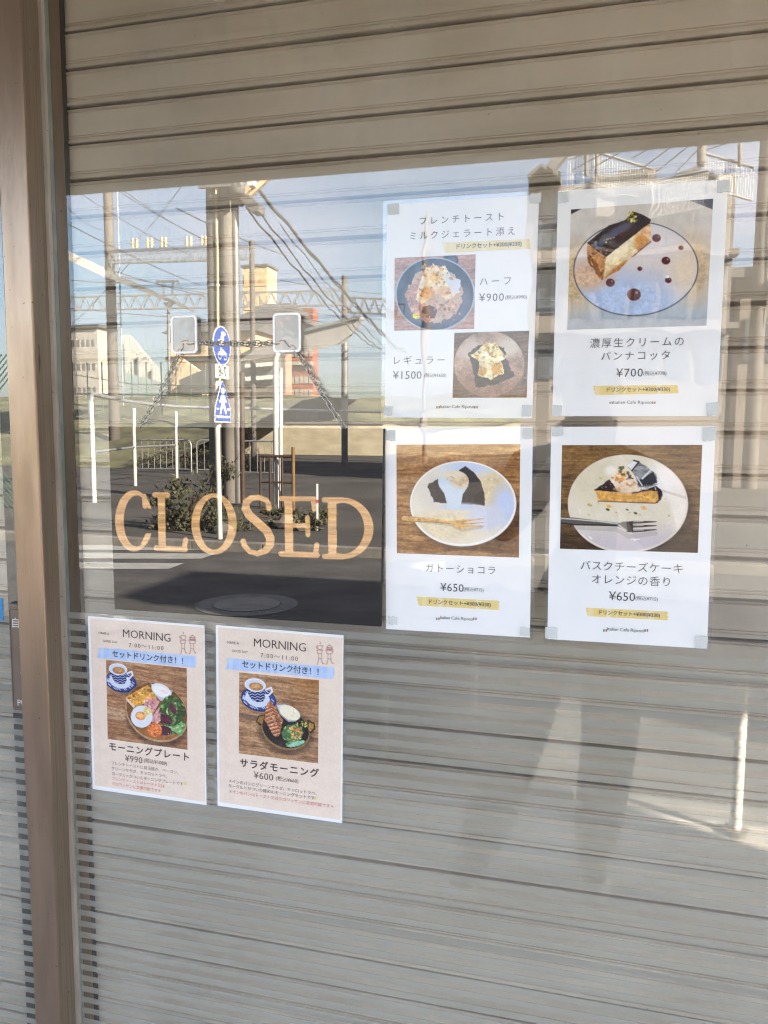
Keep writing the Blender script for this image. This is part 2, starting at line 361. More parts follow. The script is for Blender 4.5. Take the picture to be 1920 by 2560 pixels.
MB().box((-.8304,-.0012,.065),(-.8265,.012,2.455)).build('gasket', MT['gasket'], win)
b = MB(); b.box((-.8820,-.0472,.0),(-.8312,.045,2.457)); b.build('mullion', [MT['bronze']], win, bevel=.0022)
b = MB(); b.box((-.8311,-.0450,.0),(-.8306,-.0095,2.456)); b.build('brushed_side', MT['bronze_side'], win)
b = MB(); b.box((-.82,-.03,.0),(XR,.04,.062)); b.box((XR,-.03,.0),(XR+.05,.04,2.457)); b.build('frame', MT['bronze'], win, bevel=.002)

door = thing('sliding_door', (-1.8,.02,.06), 'automatic glass sliding door left of the bronze mullion', 'door')
MB().box((-2.6,.018,.065),(-.892,.024,2.455)).build('glass_pane', MT['glass'], door)
b = MB(); z = 1.1495
while z > .09:
    b.box((-2.6,.0172,z-.0105),(-.893,.0178,z)); z -= .0201
b.build('frosted_film', MT['film'], door)

SH = .25; PIT = .0672; Z0 = 1.9896          # shutter plane, slat pitch, one groove height
sprof = [(.000,.026),(.0042,.028),(.0048,.003),(.0050,.000),(.0075,-.0022),(.0095,.0004),(.0105,.0022),(.0115,.0002),(.016,-.0004),(.052,-.0002),(.0528,.0016),(.0538,.0018),(.0544,-.0010),(.0563,-.0012),(.0572,.0016),(.0586,.0022),(.0598,-.0006),(.063,-.0016),(.0655,-.0018),(.0664,.0004)]
def curtain(x0, x1, parent):
    b = MB(); pts = []
    for k in range(-10, 31):
        zt = Z0-k*PIT
        if zt-PIT < .05 or zt > 2.7: continue
        for dz, dy in sprof: pts.append((SH+dy, zt-dz))
    n = len(pts); vs = []; r = random.Random(int(x0*100)); ns = len(sprof); nx = 34
    off = [[r.gauss(0, .00016) for _ in range(nx+1)] for _ in range(n//ns+1)]; sag = [r.gauss(0, .0003) for _ in range(n//ns+1)]
    for j in range(nx+1):
        x = x0+(x1-x0)*j/nx
        for i, (y, z) in enumerate(pts):
            k = i//ns; vs.append((x, y+off[k][j]+.0009*math.sin(x*2.2+k*1.7), z+sag[k]+.0006*math.sin(x*3.1+k*2.3)))
    b.add(vs, [(j*n+i, j*n+i+1, (j+1)*n+i+1, (j+1)*n+i) for j in range(nx) for i in range(n-1)])
    return b.build('curtain', MT['shutter'], parent)
xs0, xs1 = -.972, XR+.02
sh = thing('roller_shutter', (.3,SH,.05), 'closed bronze-beige roller shutter of horizontal slats behind the shop window', 'shutter')
curtain(xs0, xs1, sh)
xr = at(178, 850, .236)[0]
MB().box((-1.14,.236,.063),(xr,.262,2.455)).build('guide_rail', MT['jamb'], sh, bevel=.002)
sh2 = thing('roller_shutter', (-1.8,SH,.05), 'closed roller shutter seen through the sliding door, left of the mullion', 'shutter')
curtain(-2.7, -1.15, sh2)

# push plate and blue sticker on the sliding door
pp = thing('push_plate', (-.90,.0,1.06), 'dark bronze automatic door push plate with white Japanese lettering, half hidden by the mullion', 'push plate')
def at_(px, py, Y): p = at(px, py, Y); return Vector(p)
PY = -.006
p0 = at_(23,1508,PY); p1 = at_(33,1783,PY)
x0 = (p0.x+p1.x)/2-.006; x1 = x0+.085; z1 = p0.z; z0 = at_(45,1781,PY).z
def rrect(x0, x1, z0, z1, r, y, n=5):
    P = []
    for cx, cz, a0 in ((x1-r,z1-r,0),(x0+r,z1-r,90),(x0+r,z0+r,180),(x1-r,z0+r,270)):
        for k in range(n+1):
            a = R(a0+90*k/n); P.append((cx+r*math.cos(a), y, cz+r*math.sin(a)))
    return P
MB().prism(rrect(x0, x1, z0, z1, .004, PY+.022), (0,-.014,0)).build('housing', MT['plate_dark'], pp, bevel=.003)
MB().prism(rrect(x0+.001, x1-.001, z0+.002, z1-.002, .004, PY+.0078), (0,-.0048,0)).build('cover', MT['plate_body'], pp, bevel=.0022)
b = MB(); ir = rrect(x0+.0052, x1-.005, z0+.008, z1-.011, .003, PY+.0025); orr = rrect(x0+.0044, x1-.0042, z0+.0072, z1-.0102, .0038, PY+.0025)
b.add(ir+orr, [(i, (i+1)%len(ir), len(ir)+(i+1)%len(ir), len(ir)+i) for i in range(len(ir))]); b.build('groove', MT['plate_dark'], pp)
PLATE = (x0, z0, z1, PY+.0022, pp)
s0 = at_(6,1495,.0165); s1 = at_(6,1552,.0165)
tag(MB().prism(rrect(s0.x-.06, s0.x, s1.z, s0.z, .001, .0168), (0,-.0006,0)).build('sticker', MT['blue_sticker']), 'plain blue sticker on the sliding door glass beside the push plate', 'sticker')

# ================================================================ PRINTED THINGS: paint a print as a fine grid of ink colours
RNG = np.random.RandomState(11)
def vnoise(X, Y, sx, sy, seed, octv=4):
    out = np.zeros_like(X); a = 1; tot = 0
    for o in range(octv):
        rs = np.random.RandomState(seed+o); T = rs.rand(64, 64)
        x = X*sx*2**o; y = Y*sy*2**o; xi = np.floor(x).astype(int); yi = np.floor(y).astype(int)
        fx = x-xi; fy = y-yi; fx = fx*fx*(3-2*fx); fy = fy*fy*(3-2*fy)
        g = lambda i, j: T[(xi+i) % 64, (yi+j) % 64]
        out += a*((g(0,0)*(1-fx)+g(1,0)*fx)*(1-fy)+(g(0,1)*(1-fx)+g(1,1)*fx)*fy); tot += a; a *= .55
    return out/tot
class Print:
    """X, Y run in the coordinates in which the print was measured; quad = its corners TL, TR, BR, BL there"""
    def __init__(s, quad, w, h, ss=2):
        s.w, s.h, s.ss, s.quad = w, h, ss, quad
        u, v = np.meshgrid((np.arange(w*ss)+.5)/(w*ss), (np.arange(h*ss)+.5)/(h*ss))
        q = np.array(quad, float)
        P = (q[0][None,None]*((1-u)*(1-v))[...,None]+q[1]*(u*(1-v))[...,None]+q[2]*(u*v)[...,None]+q[3]*((1-u)*v)[...,None])
        s.X, s.Y = P[...,0], P[...,1]; s.img = np.ones(s.X.shape+(3,))
        s.px = np.hypot(*(q[1]-q[0]))/(w*ss)
    def put(s, m, c):
        c = np.asarray(c, float)
        if c.max() > 1.5: c = c/255
        m = np.clip(m, 0, 1)[...,None]; s.img = s.img*(1-m)+c*m; return s
    def ell(s, cx, cy, rx, ry, c=None, rot=0, soft=0, noise=0, seed=1):
        a = R(rot); dx = s.X-cx; dy = s.Y-cy
        x = (dx*math.cos(a)+dy*math.sin(a))/rx; y = (-dx*math.sin(a)+dy*math.cos(a))/ry
        r = np.sqrt(x*x+y*y)
        if noise:
            nb = r < 1.8; r[nb] += (vnoise(s.X[nb], s.Y[nb], 6/rx, 6/rx, seed)-.5)*noise
        k = max(soft/min(rx, ry), 1.2*s.px/min(rx, ry)); m = np.clip((1-r)/k+.5, 0, 1)
        if c is not None: s.put(m, c)
        return m
    def poly(s, pts, c=None, wob=0, seed=1):
        X, Y = s.X, s.Y
        if wob:
            X = X+(vnoise(s.X, s.Y, .03, .03, seed)-.5)*wob*2; Y = Y+(vnoise(s.X, s.Y, .03, .03, seed+9)-.5)*wob*2
        m = np.zeros(X.shape, bool); n = len(pts)
        for i in range(n):
            (ax, ay), (bx, by) = pts[i], pts[(i+1) % n]
            if ay == by: continue
            m ^= ((ay > Y) != (by > Y)) & (X < (bx-ax)*(Y-ay)/(by-ay)+ax)
        m = m.astype(float)
        if c is not None: s.put(m, c)
        return m
    def line(s, pts, wd, c=None, wob=0):
        m = np.zeros(s.X.shape); ws = wd if isinstance(wd, (list, tuple)) else [wd]*len(pts)
        for i in range(len(pts)-1):
            (ax, ay), (bx, by) = pts[i], pts[i+1]; dx, dy = bx-ax, by-ay
            t = np.clip(((s.X-ax)*dx+(s.Y-ay)*dy)/(dx*dx+dy*dy+1e-9), 0, 1)
            d = np.hypot(s.X-ax-t*dx, s.Y-ay-t*dy); wv = (ws[i]*(1-t)+ws[i+1]*t)/2
            m = np.maximum(m, np.clip((wv-d)/s.px+.5, 0, 1))
        if c is not None: s.put(m, c)
        return m
    def tex(s, m, amt, sx, sy, seed=1):
        n = (vnoise(s.X, s.Y, sx, sy, seed)-.5)*2*amt
        s.img = np.clip(s.img*(1+n[...,None]*m[...,None]), 0, 1); return s
    def wood(s, c1, c2, sx=.004, sy=.06, tilt=0, seed=5, knots=True):
        X = s.X*math.cos(tilt)+s.Y*math.sin(tilt); Y = -s.X*math.sin(tilt)+s.Y*math.cos(tilt)
        wv = vnoise(X, Y, .004, .006, seed+3)
        n = vnoise(X, Y+wv*60, sx, sy, seed, 5); n = np.clip((n-.25)/.5, 0, 1)
        f = vnoise(X, Y, sx*3, sy*4, seed+7, 2); n = np.clip(n*.75+f*.35-.05, 0, 1)
        s.img = np.array(c1)/255*(1-n[...,None])+np.array(c2)/255*n[...,None]; return s
    def flecks(s, m, n, cols, size, seed=1, box=None):
        r = np.random.RandomState(seed); ys, xs = np.where(m > .5)
        for i in range(n):
            k = r.randint(len(xs)); x, y = s.X[ys[k], xs[k]], s.Y[ys[k], xs[k]]
            q = s.ell(x, y, size*r.uniform(.25, 1.1), size*r.uniform(.2, .6), None, r.uniform(0, 180), noise=.5, seed=r.randint(50))
            s.put(q*m*r.uniform(.6, 1), np.clip(np.array(cols[r.randint(len(cols))])*r.uniform(.78, 1.18), 0, 255))
        return s
    def grid(s):
        a = s.img.reshape(s.h, s.ss, s.w, s.ss, 3).mean((1, 3)); return a

def printmesh(name, pr, corners, m, parent, gain=.96, sat=1.0):
    """corners: world TL, TR, BR, BL of the flat print"""
    a = pr.grid()
    if sat != 1: g = a.mean(2, keepdims=True); a = np.clip(g+(a-g)*sat, 0, 1)
    a = np.where(a <= .04045, a/12.92, ((a+.055)/1.055)**2.4)*gain
    h, w = a.shape[:2]; u, v = np.meshgrid(np.linspace(0, 1, w), np.linspace(0, 1, h))
    q = np.array([tuple(c) for c in corners]); off = np.array(parent.location) if parent else np.zeros(3)
    P = q[0]*((1-u)*(1-v))[...,None]+q[1]*(u*(1-v))[...,None]+q[2]*(u*v)[...,None]+q[3]*((1-u)*v)[...,None]-off
    me = bpy.data.meshes.new(name); i = np.arange(w*h).reshape(h, w)
    F = np.stack([i[:-1,:-1], i[1:,:-1], i[1:,1:], i[:-1,1:]], -1).reshape(-1, 4)
    me.vertices.add(w*h); me.vertices.foreach_set('co', P.reshape(-1).astype(np.float32))
    me.loops.add(len(F)*4); me.loops.foreach_set('vertex_index', F.reshape(-1).astype(np.int32))
    me.polygons.add(len(F)); me.polygons.foreach_set('loop_start', np.arange(0, len(F)*4, 4, dtype=np.int32))
    yy, xx = np.mgrid[0:h, 0:w]; gr = 1+.10*(vnoise(xx*1.0, yy*1.0, .5, .5, 77, 2)-.5)+.08*(vnoise(xx*1.0, yy*1.0, .11, .11, 78, 3)-.5); 
    if name == 'printed_photo':                                        # photographs: grain and texture where there is colour
        st = (a.max(2)-a.min(2))/(a.max(2)+.05); tx = .5*(vnoise(xx*1.0, yy*1.0, .45, .45, 91, 2)-.5)+.6*(vnoise(xx*1.0, yy*1.0, .2, .26, 92, 2)-.5)+.35*(vnoise(xx*1.0, yy*1.0, .07, .07, 93, 2)-.5)
        hu = (vnoise(xx*1.0, yy*1.0, .22, .22, 94, 2)-.5)*st*.5; sk = np.clip((st-.30)/.22, .03, 1); gr = gr*(1+.95*tx*sk); hu = hu*sk; a = a*np.stack([1+hu*.3, 1+hu, 1+hu*1.4], -1)
    a = np.clip(a*gr[...,None], 0, 1)
    ca = me.color_attributes.new('Col', 'FLOAT_COLOR', 'POINT')
    ca.data.foreach_set('color', np.concatenate([a, np.ones((h, w, 1))], -1).reshape(-1).astype(np.float32))
    me.update(); me.validate(); me.materials.append(m)
    o = bpy.data.objects.new(name, me); COL.objects.link(o)
    if parent: o.parent = parent
    return o

# ---------------------------------------------------------------- text
def textmesh(body, spacing=1.0, bold=0.0):
    c = bpy.data.curves.new('text', 'FONT'); c.body = body; c.size = 1; c.space_character = spacing; c.resolution_u = 2
    c.align_x = 'LEFT'; c.offset = bold; c.fill_mode = 'FRONT'
    o = bpy.data.objects.new('text', c); COL.objects.link(o)
    dg = bpy.context.evaluated_depsgraph_get(); dg.update()
    me = bpy.data.meshes.new_from_object(o.evaluated_get(dg))
    n = len(me.vertices); co = np.zeros(n*3); me.vertices.foreach_get('co', co); co = co.reshape(-1, 3)[:, :2]
    fs = [tuple(p.vertices) for p in me.polygons]
    bpy.data.objects.remove(o); bpy.data.curves.remove(c); bpy.data.meshes.remove(me)
    return co, fs
class Lettering:
    def __init__(s, zoom, y, ang=0): s.z = zoom; s.y = y; s.ang = ang; s.mb = MB()
    def W(s, zx, zy): ox, oy, k = s.z; return at(ox+zx*k, oy+zy*k, s.y)
    def put(s, body, cx, cy, wz, em, mi=0, bold=-.004):
        """centre, width and letter height as measured in the zoomed photograph"""
        c = s.W(cx, cy); l = s.W(cx-wz/2, cy); r = s.W(cx+wz/2, cy); width = (r-l)[0]
        size = abs((s.W(cx, cy-em/2)-s.W(cx, cy+em/2))[2])
        co, fs = textmesh(body, 1.0, bold); w1 = np.ptp(co[:, 0])*size; sp = 1.0
        if len(body) > 1:
            co2, _ = textmesh(body, 2.0, bold); w2 = np.ptp(co2[:, 0])*size
            sp = 1+(width-w1)/max(1e-6, w2-w1)
            if sp < .95: size *= max(.6, width/w1)*1.04; sp = .96
            co, fs = textmesh(body, sp, bold)
        co = co*size; k = width/np.ptp(co[:, 0]); co[:, 0] *= k
        co -= (co.max(0)+co.min(0))/2
        ca, sa = math.cos(s.ang), math.sin(s.ang)
        s.mb.add([(c[0]+x*ca-z*sa, s.y, c[2]+x*sa+z*ca) for x, z in co], fs, mi)
        return s
    def rect(s, x0, y0, x1, y1, mi):
        s.mb.add([tuple(s.W(a, b)) for a, b in ((x0,y1),(x1,y1),(x1,y0),(x0,y0))], [(0,1,2,3)], mi); return s
    def flags(s, xl, xr, cy, mi):
        for x in (xl, xr):
            s.rect(x-16, cy-11, x-5, cy+11, mi); s.rect(x+5, cy-11, x+16, cy+11, mi+1)

# ---------------------------------------------------------------- posters
A4 = (.210, .297)
def rot2(x, z, a): return x*math.cos(a)-z*math.sin(a), x*math.sin(a)+z*math.cos(a)
class Poster:
    def __init__(s, cx, cz, ang, label, zoom, wavy=False, off=0):
        s.c = (cx, cz+EYE); s.a = ang; s.zoom = zoom; s.y0 = -.0010
        s.root = thing('poster', (cx, s.y0, s.c[1]), label, 'poster', 'laminated menu posters stuck on the shop window')
        W, H = A4; e = .0052
        P = s.poly(rrect(-W/2-e, W/2+e, -H/2-e, H/2+e, .0045, 0), s.y0)
        P2 = s.poly(rrect(-W/2, W/2, -H/2, H/2, .0004, 0, 1), s.y0-.0004)
        MB().prism(P2, (0,-.0002,0)).build('paper', MT['paper'], s.root)
        MB().prism(P, (0,-.0018,0)).build('laminate_pouch', MT['laminate_wavy' if wavy else 'laminate'], s.root)
    def poly(s, pts, y): return [(s.c[0]+rot2(p[0], p[2], s.a)[0], y, s.c[1]+rot2(p[0], p[2], s.a)[1]) for p in pts]
    def W(s, zx, zy, y): ox, oy, k = s.zoom; return at(ox+zx*k, oy+zy*k, y)
    def photo(s, pr, name='printed_photo', lay=.0008, sat=.98):
        y = s.y0-lay
        return printmesh(name, pr, [s.W(x, z, y) for x, z in pr.quad], MT['print'], s.root, sat=sat)
    def letters(s): return Lettering(s.zoom, s.y0-.0012, s.a)
    def done(s, l, mats): l.mb.build('lettering', mats, s.root)
    def tapes(s, spots):
        for i, (zx, zy, w, h, ra) in enumerate(spots):
            c = s.W(zx, zy, s.y0-.0022); hw, hh = w/2, h/2
            n = 6; P = []
            for k in range(n+1): P.append((-hw+w*k/n, hh+rnd.uniform(-.0006,.0006)))
            for k in range(n+1): P.append((hw+rnd.uniform(-.0004,.0004)-w*k/n, -hh+rnd.uniform(-.0006,.0006)))
            P = [(c[0]+rot2(x, z, R(ra))[0], s.y0-.0019, c[2]+rot2(x, z, R(ra))[1]) for x, z in P]
            MB().prism(P, (0,-.0009,0)).build('tape', MT['tape'], s.root)
    def band(s, pts, col, name='washi_tape', plaid=True):
        x0 = min(p[0] for p in pts); x1 = max(p[0] for p in pts)
        b = MB(); b.add([tuple(s.W(x, z, s.y0-.0009)) for x, z in pts], [tuple(range(len(pts)))[::-1]])
        b.build(name, col, s.root)
washi_y = mat('yellow_washi_tape', (.80,.62,.22), .7, 0, .1, 60, stretch=(1.2,1,.01), col2=(.84,.72,.42), lo=.40, hi=.50)
washi_y2 = mat('pale_yellow_washi_tape', (.82,.70,.38), .7, 0, .1, 60, stretch=(1.2,1,.01), col2=(.84,.76,.54), lo=.40, hi=.50)
def jag(l, r, n=5, amp=12):
    """washi strip from its left edge (top, bottom) to its right edge, with torn ends"""
    P = []
    for k in range(n+1): P.append((r[0][0]+(r[1][0]-r[0][0])*k/n+(amp if k % 2 else 0), r[0][1]+(r[1][1]-r[0][1])*k/n))
    for k in range(n+1): P.append((l[1][0]+(l[0][0]-l[1][0])*k/n-(amp if k % 2 else 0), l[1][1]+(l[0][1]-l[1][1])*k/n))
    return P
CAFE = 'Italian Cafe Riposo'; SET = 'ドリンクセット+¥300(¥330)'
INK = [MT['ink_soft'], MT['ink'], MT['flag_green'], MT['flag_red']]
def wheat(p, m, cols, n, size, seed): p.flecks(m, n, cols, size, seed)

# --- French toast (upper left)
P = Poster(-.1769, .1676, -.0055, 'white laminated poster with two small french toast photos and prices 900 and 1500', (940,460,.27127))
p = Print([(172,682),(918,648),(905,1335),(168,1352)], 170, 160)
p.wood((150,112,98), (214,172,158), tilt=-.05)
p.ell(690,705,72,62,(58,68,88)); p.ell(700,712,45,36,(84,96,120))
p.ell(545,1015,366,338,(176,186,204)); m = p.ell(545,1015,352,326,(74,84,104)); p.tex(m,.35,.01,.01,3)
p.ell(560,1075,300,215,(96,106,128),soft=60)
p.ell(545,1020,250,255,(206,176,154),noise=.25,seed=4)
m = p.poly([(265,1010),(430,830),(470,900),(440,1070),(560,1230),(470,1285),(330,1170)],(196,150,136),wob=14); p.tex(m,.3,.05,.05,5)
m = p.poly([(440,820),(470,770),(520,790),(530,735),(600,770),(640,760),(700,850),(780,880),(770,990),(700,1050),(640,1060),(560,1000),(430,1110),(370,1060),(390,960)],(246,224,190),wob=14,seed=6); p.tex(m,.12,.03,.03,8); p.put(m*p.ell(480,1010,70,60,None,soft=30),(226,160,84)); p.put(m*p.ell(560,860,50,60,None,soft=20),(240,190,116)); p.put(m*p.ell(620,990,60,50,None,soft=30),(236,190,140))
p.poly([(640,770),(700,850),(785,885),(765,1000),(720,1010),(650,900)],(222,224,234),wob=10)
m = p.ell(540,900,180,200); p.flecks(m,20,[(232,170,92),(244,200,124),(222,150,76),(246,222,180),(214,140,70)],30,12)
p.flecks(m,14,[(70,88,80),(90,110,110),(60,74,70)],16,15)
m = p.poly([(440,1130),(500,1110),(575,1150),(545,1240),(470,1230),(430,1180)],(96,54,44),wob=10); p.tex(m,.5,.08,.08,9)
m = p.ell(640,1110,110,70); p.flecks(m,26,[(226,160,140),(238,180,150),(150,96,84),(245,214,190)],20,18)
m = p.ell(600,1170,190,110); p.flecks(m,20,[(230,190,150),(120,110,110),(214,170,130)],18,28)
p.ell(375,1215,34,26,(238,226,40),20)
P.photo(p)
p = Print([(722,1372),(1410,1352),(1388,1968),(705,1970)], 160, 140)
p.wood((86,56,34), (150,108,72), tilt=-.06, seed=9)
p.ell(1048,1662,336,312,(120,88,68)); m = p.ell(1045,1658,322,300,(186,150,128)); p.tex(m,.25,.008,.008,4)
p.put(m*np.clip((p.Y-1640)/200,0,1)*.7,(150,104,78)); p.put(m*p.ell(1230,1500,110,90,None,soft=80)*.8,(226,212,196)); p.put(m*p.ell(860,1520,110,70,None,-40,soft=50)*.7,(216,200,192))
m = p.poly([(850,1560),(960,1480),(1180,1500),(1215,1640),(1280,1770),(1100,1850),(920,1875),(900,1700)],(72,46,36),wob=16,seed=3); p.tex(m,.5,.03,.03,2)
m = p.poly([(1000,1475),(1110,1465),(1165,1550),(1200,1580),(1160,1640),(1185,1740),(1060,1800),(940,1760),(960,1640),(870,1580),(940,1540)],(250,228,170),wob=14,seed=8); p.tex(m,.16,.03,.03,6); p.put(m*p.ell(1030,1580,60,34,None,soft=20),(252,246,222)); p.put(m*p.ell(1120,1700,50,60,None,soft=20),(226,164,64)); p.put(m*p.ell(980,1720,40,50,None,soft=20),(206,140,60))
p.flecks(m,36,[(226,172,70),(246,226,168),(236,190,96),(250,240,214),(206,150,60)],30,5)
p.flecks(m,8,[(80,100,100),(96,120,80)],16,6)
m = p.ell(1050,1660,300,280); p.flecks(m,40,[(96,80,60),(150,120,84),(120,104,70),(236,226,214)],9,31)
P.photo(p)
l = P.letters()
l.put('フレンチトースト',785,320,770,84).put('ミルクジェラート添え',790,455,965,84).put(SET,1040,566,600,54,1,.012)
l.put('ハーフ',1098,897,285,88).put('¥900',1064,1043,228,104).put('(税込¥990)',1290,1045,198,50,1)
l.put('レギュラー',398,1622,465,86).put('¥1500',287,1760,263,104).put('(税込¥1650)',545,1765,205,50,1)
l.put(CAFE,748,2055,313,44,1); l.flags(572,921,2057,2); P.done(l, INK)
P.band(jag([(618,542),(644,634)],[(1405,506),(1420,596)]), washi_y2)
P.tapes([(160,230,.0165,.0145,2),(1470,130,.0145,.0125,0),(112,2090,.0125,.0135,-3),(1390,2090,.0135,.0155,0)])

# --- panna cotta (upper right)
P = Poster(.0589, .1703, .0013, 'white laminated poster with one large photo of a chocolate topped slice on a glass plate', (1280,300,.38577))
p = Print([(382,580),(1304,510),(1260,1332),(358,1360)], 230, 200)
p.put(np.ones_like(p.X),(214,206,198)); g = np.clip((p.Y-900)/380,0,1); p.put(g*.9,(166,180,194)); p.tex(np.ones_like(p.X),.06,.02,.02,3)
p.put(p.ell(420,1020,130,200,None,soft=120),(206,178,136)); p.put(p.ell(1190,960,120,200,None,soft=120),(210,184,150))
m = p.ell(805,962,405,306,(70,82,98),-3); m = p.ell(805,961,397,298,(222,210,208),-3)
p.put(m*p.ell(700,1190,420,200,None,soft=160),(176,196,232)); p.put(m*p.ell(500,1010,150,90,None,-10,soft=80),(216,180,150)); p.put(m*p.ell(1120,930,90,190,None,soft=90),(232,212,188))
p.put(m*p.ell(880,770,260,150,None,soft=120),(226,218,220)*1)
p.poly([(1150,520),(1310,505),(1302,582)],(84,84,96)); p.poly([(375,578),(460,574),(388,612)],(70,56,56))
p.poly([(640,960),(905,770),(910,790),(800,880)],(120,50,40))
p.line([(590,1030),(800,870),(910,785)],7,(110,44,36))
m = p.poly([(490,793),(620,885),(600,1028),(575,1020),(492,905)],(196,138,82),wob=8); p.tex(m,.25,.03,.03,5); p.put(m*p.poly([(490,850),(560,930),(600,1030),(570,1020),(490,910)],None,wob=10)*.7,(126,70,30)); p.flecks(m,16,[(150,90,44),(226,176,116),(110,62,30)],16,8)
m = p.poly([(618,882),(908,662),(910,780),(800,872),(700,970),(600,1028)],(242,218,172),wob=5); p.tex(m,.12,.02,.02,9)
p.put(m*p.ell(850,790,52,50,None,soft=26),(214,146,62)); p.put(m*p.ell(690,985,120,34,None,-38,soft=20,noise=.4),(186,118,50)); p.put(m*p.ell(885,700,50,60,None,soft=30),(236,190,140)); p.put(m*p.ell(700,850,120,30,None,-38,soft=24),(252,236,200))
m = p.poly([(490,793),(560,740),(640,680),(740,650),(795,590),(850,610),(912,643),(905,668),(860,700),(620,884),(560,850)],(46,28,24),wob=4); p.tex(m,.4,.02,.02,2)
p.put(m*p.ell(700,715,110,26,None,-28,soft=16),(84,82,104)); p.put(m*p.ell(560,810,60,26,None,-30,soft=14),(62,70,92)); p.put(m*p.poly([(700,735),(850,690),(740,760),(640,850),(600,870),(640,800)]),(60,26,18))
p.flecks(p.ell(640,775,44,18,None,-15),10,[(214,190,160)],10,3); p.flecks(p.ell(600,855,50,16),10,[(190,160,130)],9,4)
p.flecks(p.ell(790,625,40,40),26,[(206,190,60),(150,150,40),(228,216,130),(110,120,40)],13,6)
for x, y, r in ((945,763,27),(1100,825,15),(1005,908,27),(838,960,15),(1020,1035,20),(646,1050,29),(800,1128,44)):
    p.ell(x,y,r+2,(r+2)*.9,(176,104,100)); p.ell(x,y,r-1,(r-1)*.9,(78,26,30)); p.ell(x+r*.4,y-r*.3,r*.2,r*.2,(170,130,130))
p.ell(1015,1012,12,10,(250,250,250))
P.photo(p)
l = Lettering((1380,820,.25317), P.y0-.0012, P.a)
l.put('濃厚生クリームの',832,140,925,104).put('パンナコッタ',822,272,675,100).put('¥700',766,440,262,118,1).put('(税込¥770)',1016,450,227,56,1).put(SET,850,610,625,56,1,.012)
l.put(CAFE,795,738,378,46,1); l.flags(584,1006,738,2); P.done(l, INK)
P.zoom = (1380,820,.25317); P.band(jag([(412,572),(436,662)],[(1232,562),(1246,645)]), washi_y); 
P.tapes([(50,815,.0125,.0150,-4),(1585,800,.0140,.0170,4)]); P.zoom = (1280,300,.38577); P.tapes([(332,498,.0135,.0140,3),(1372,428,.0155,.0150,3)])

# --- gateau chocolat (lower left)
P = Poster(-.1751, -.1422, .0099, 'white laminated poster with photo of dark chocolate cake, cream and wooden fork, priced 650', (940,1040,.27127))
p = Print([(188,265),(1330,258),(1317,1305),(192,1265)], 220, 200)
p.wood((128,80,40), (206,156,96), tilt=.02, seed=21)
p.put(p.ell(1250,1150,200,260,None,soft=160)*.5,(90,56,28))
p.put(p.ell(860,890,480,370,None,soft=90)*.55,(70,44,26))
p.ell(806,806,486,392,(252,250,246)); m = p.ell(804,800,470,374,(240,230,214))
p.put(m*p.ell(1080,700,160,190,None,soft=110),(226,206,168)); p.put(m*p.ell(860,470,240,60,None,soft=60),(206,216,240)); p.put(m*p.ell(1200,820,110,180,None,soft=90),(206,216,244)); p.put(m*p.ell(640,1010,320,150,None,soft=120),(240,222,188))
p.put(m*p.ell(1020,930,160,120,None,soft=80),(222,222,236)); p.put(m*p.ell(560,690,190,150,None,soft=90),(226,218,206))
m = p.poly([(482,648),(500,620),(590,572),(640,700),(668,800),(545,792),(530,740),(512,715)],(66,56,54),wob=9); p.tex(m,.25,.03,.03,4)
m = p.poly([(775,500),(835,462),(905,510),(975,600),(1008,720),(1010,822),(920,812),(800,812),(800,700),(860,640)],(58,46,44),wob=5); p.tex(m,.25,.03,.03,7)
p.poly([(908,740),(960,700),(1000,690),(1010,822),(925,812)],(36,26,26),wob=4)
p.put(p.ell(780,830,170,30,None,soft=30),(206,216,240))
c = p.ell(724,600,142,102); c = np.maximum(c, p.poly([(588,640),(862,640),(810,720),(795,820),(770,850),(725,862),(680,845),(665,800),(640,710)]))
p.put(c,(214,226,238)); p.put(c*p.ell(800,570,110,90,None,soft=50),(226,202,164)); p.put(c*p.ell(720,540,110,40,None,soft=30),(238,222,196)); p.flecks(p.ell(700,575,46,22),9,[(206,160,96)],9,4)
p.put(p.line([(270,950),(520,975),(700,1000),(800,1050),(980,1020)],26)*.5,(176,160,140))
F = (226,176,104); p.line([(262,938),(330,945),(520,955),(690,972),(740,985)],[44,50,34,26,46],F)
p.poly([(700,965),(825,948),(830,1040),(790,1038),(730,1010),(690,985)],F)
for y in (955,990,1018): p.line([(822,y+ (990-y)*.25),(900,y+ (955-y)*.1),(1004,y-(14 if y < 1000 else 8))],[20,14,6],F)
p.line([(262,928),(330,935),(520,945),(690,962)],8,(242,200,136)); p.line([(262,962),(330,970),(520,972),(690,986)],5,(150,106,56))
P.photo(p)
l = P.letters(); l.put('ガトーショコラ',775,1410,640,86).put('¥650',700,1580,215,104,1).put('(税込¥715)',900,1602,183,48,1).put(SET,770,1728,570,52,1,.012).put(CAFE,742,1868,303,44,1)
l.flags(570,911,1869,2); P.done(l, INK)
P.band(jag([(378,1664),(402,1748)],[(1128,1702),(1130,1788)]), washi_y)
P.tapes([(135,180,.0135,.0150,0),(1398,158,.0140,.0150,0),(155,1886,.0135,.0120,4),(1372,1988,.0140,.0130,0)])

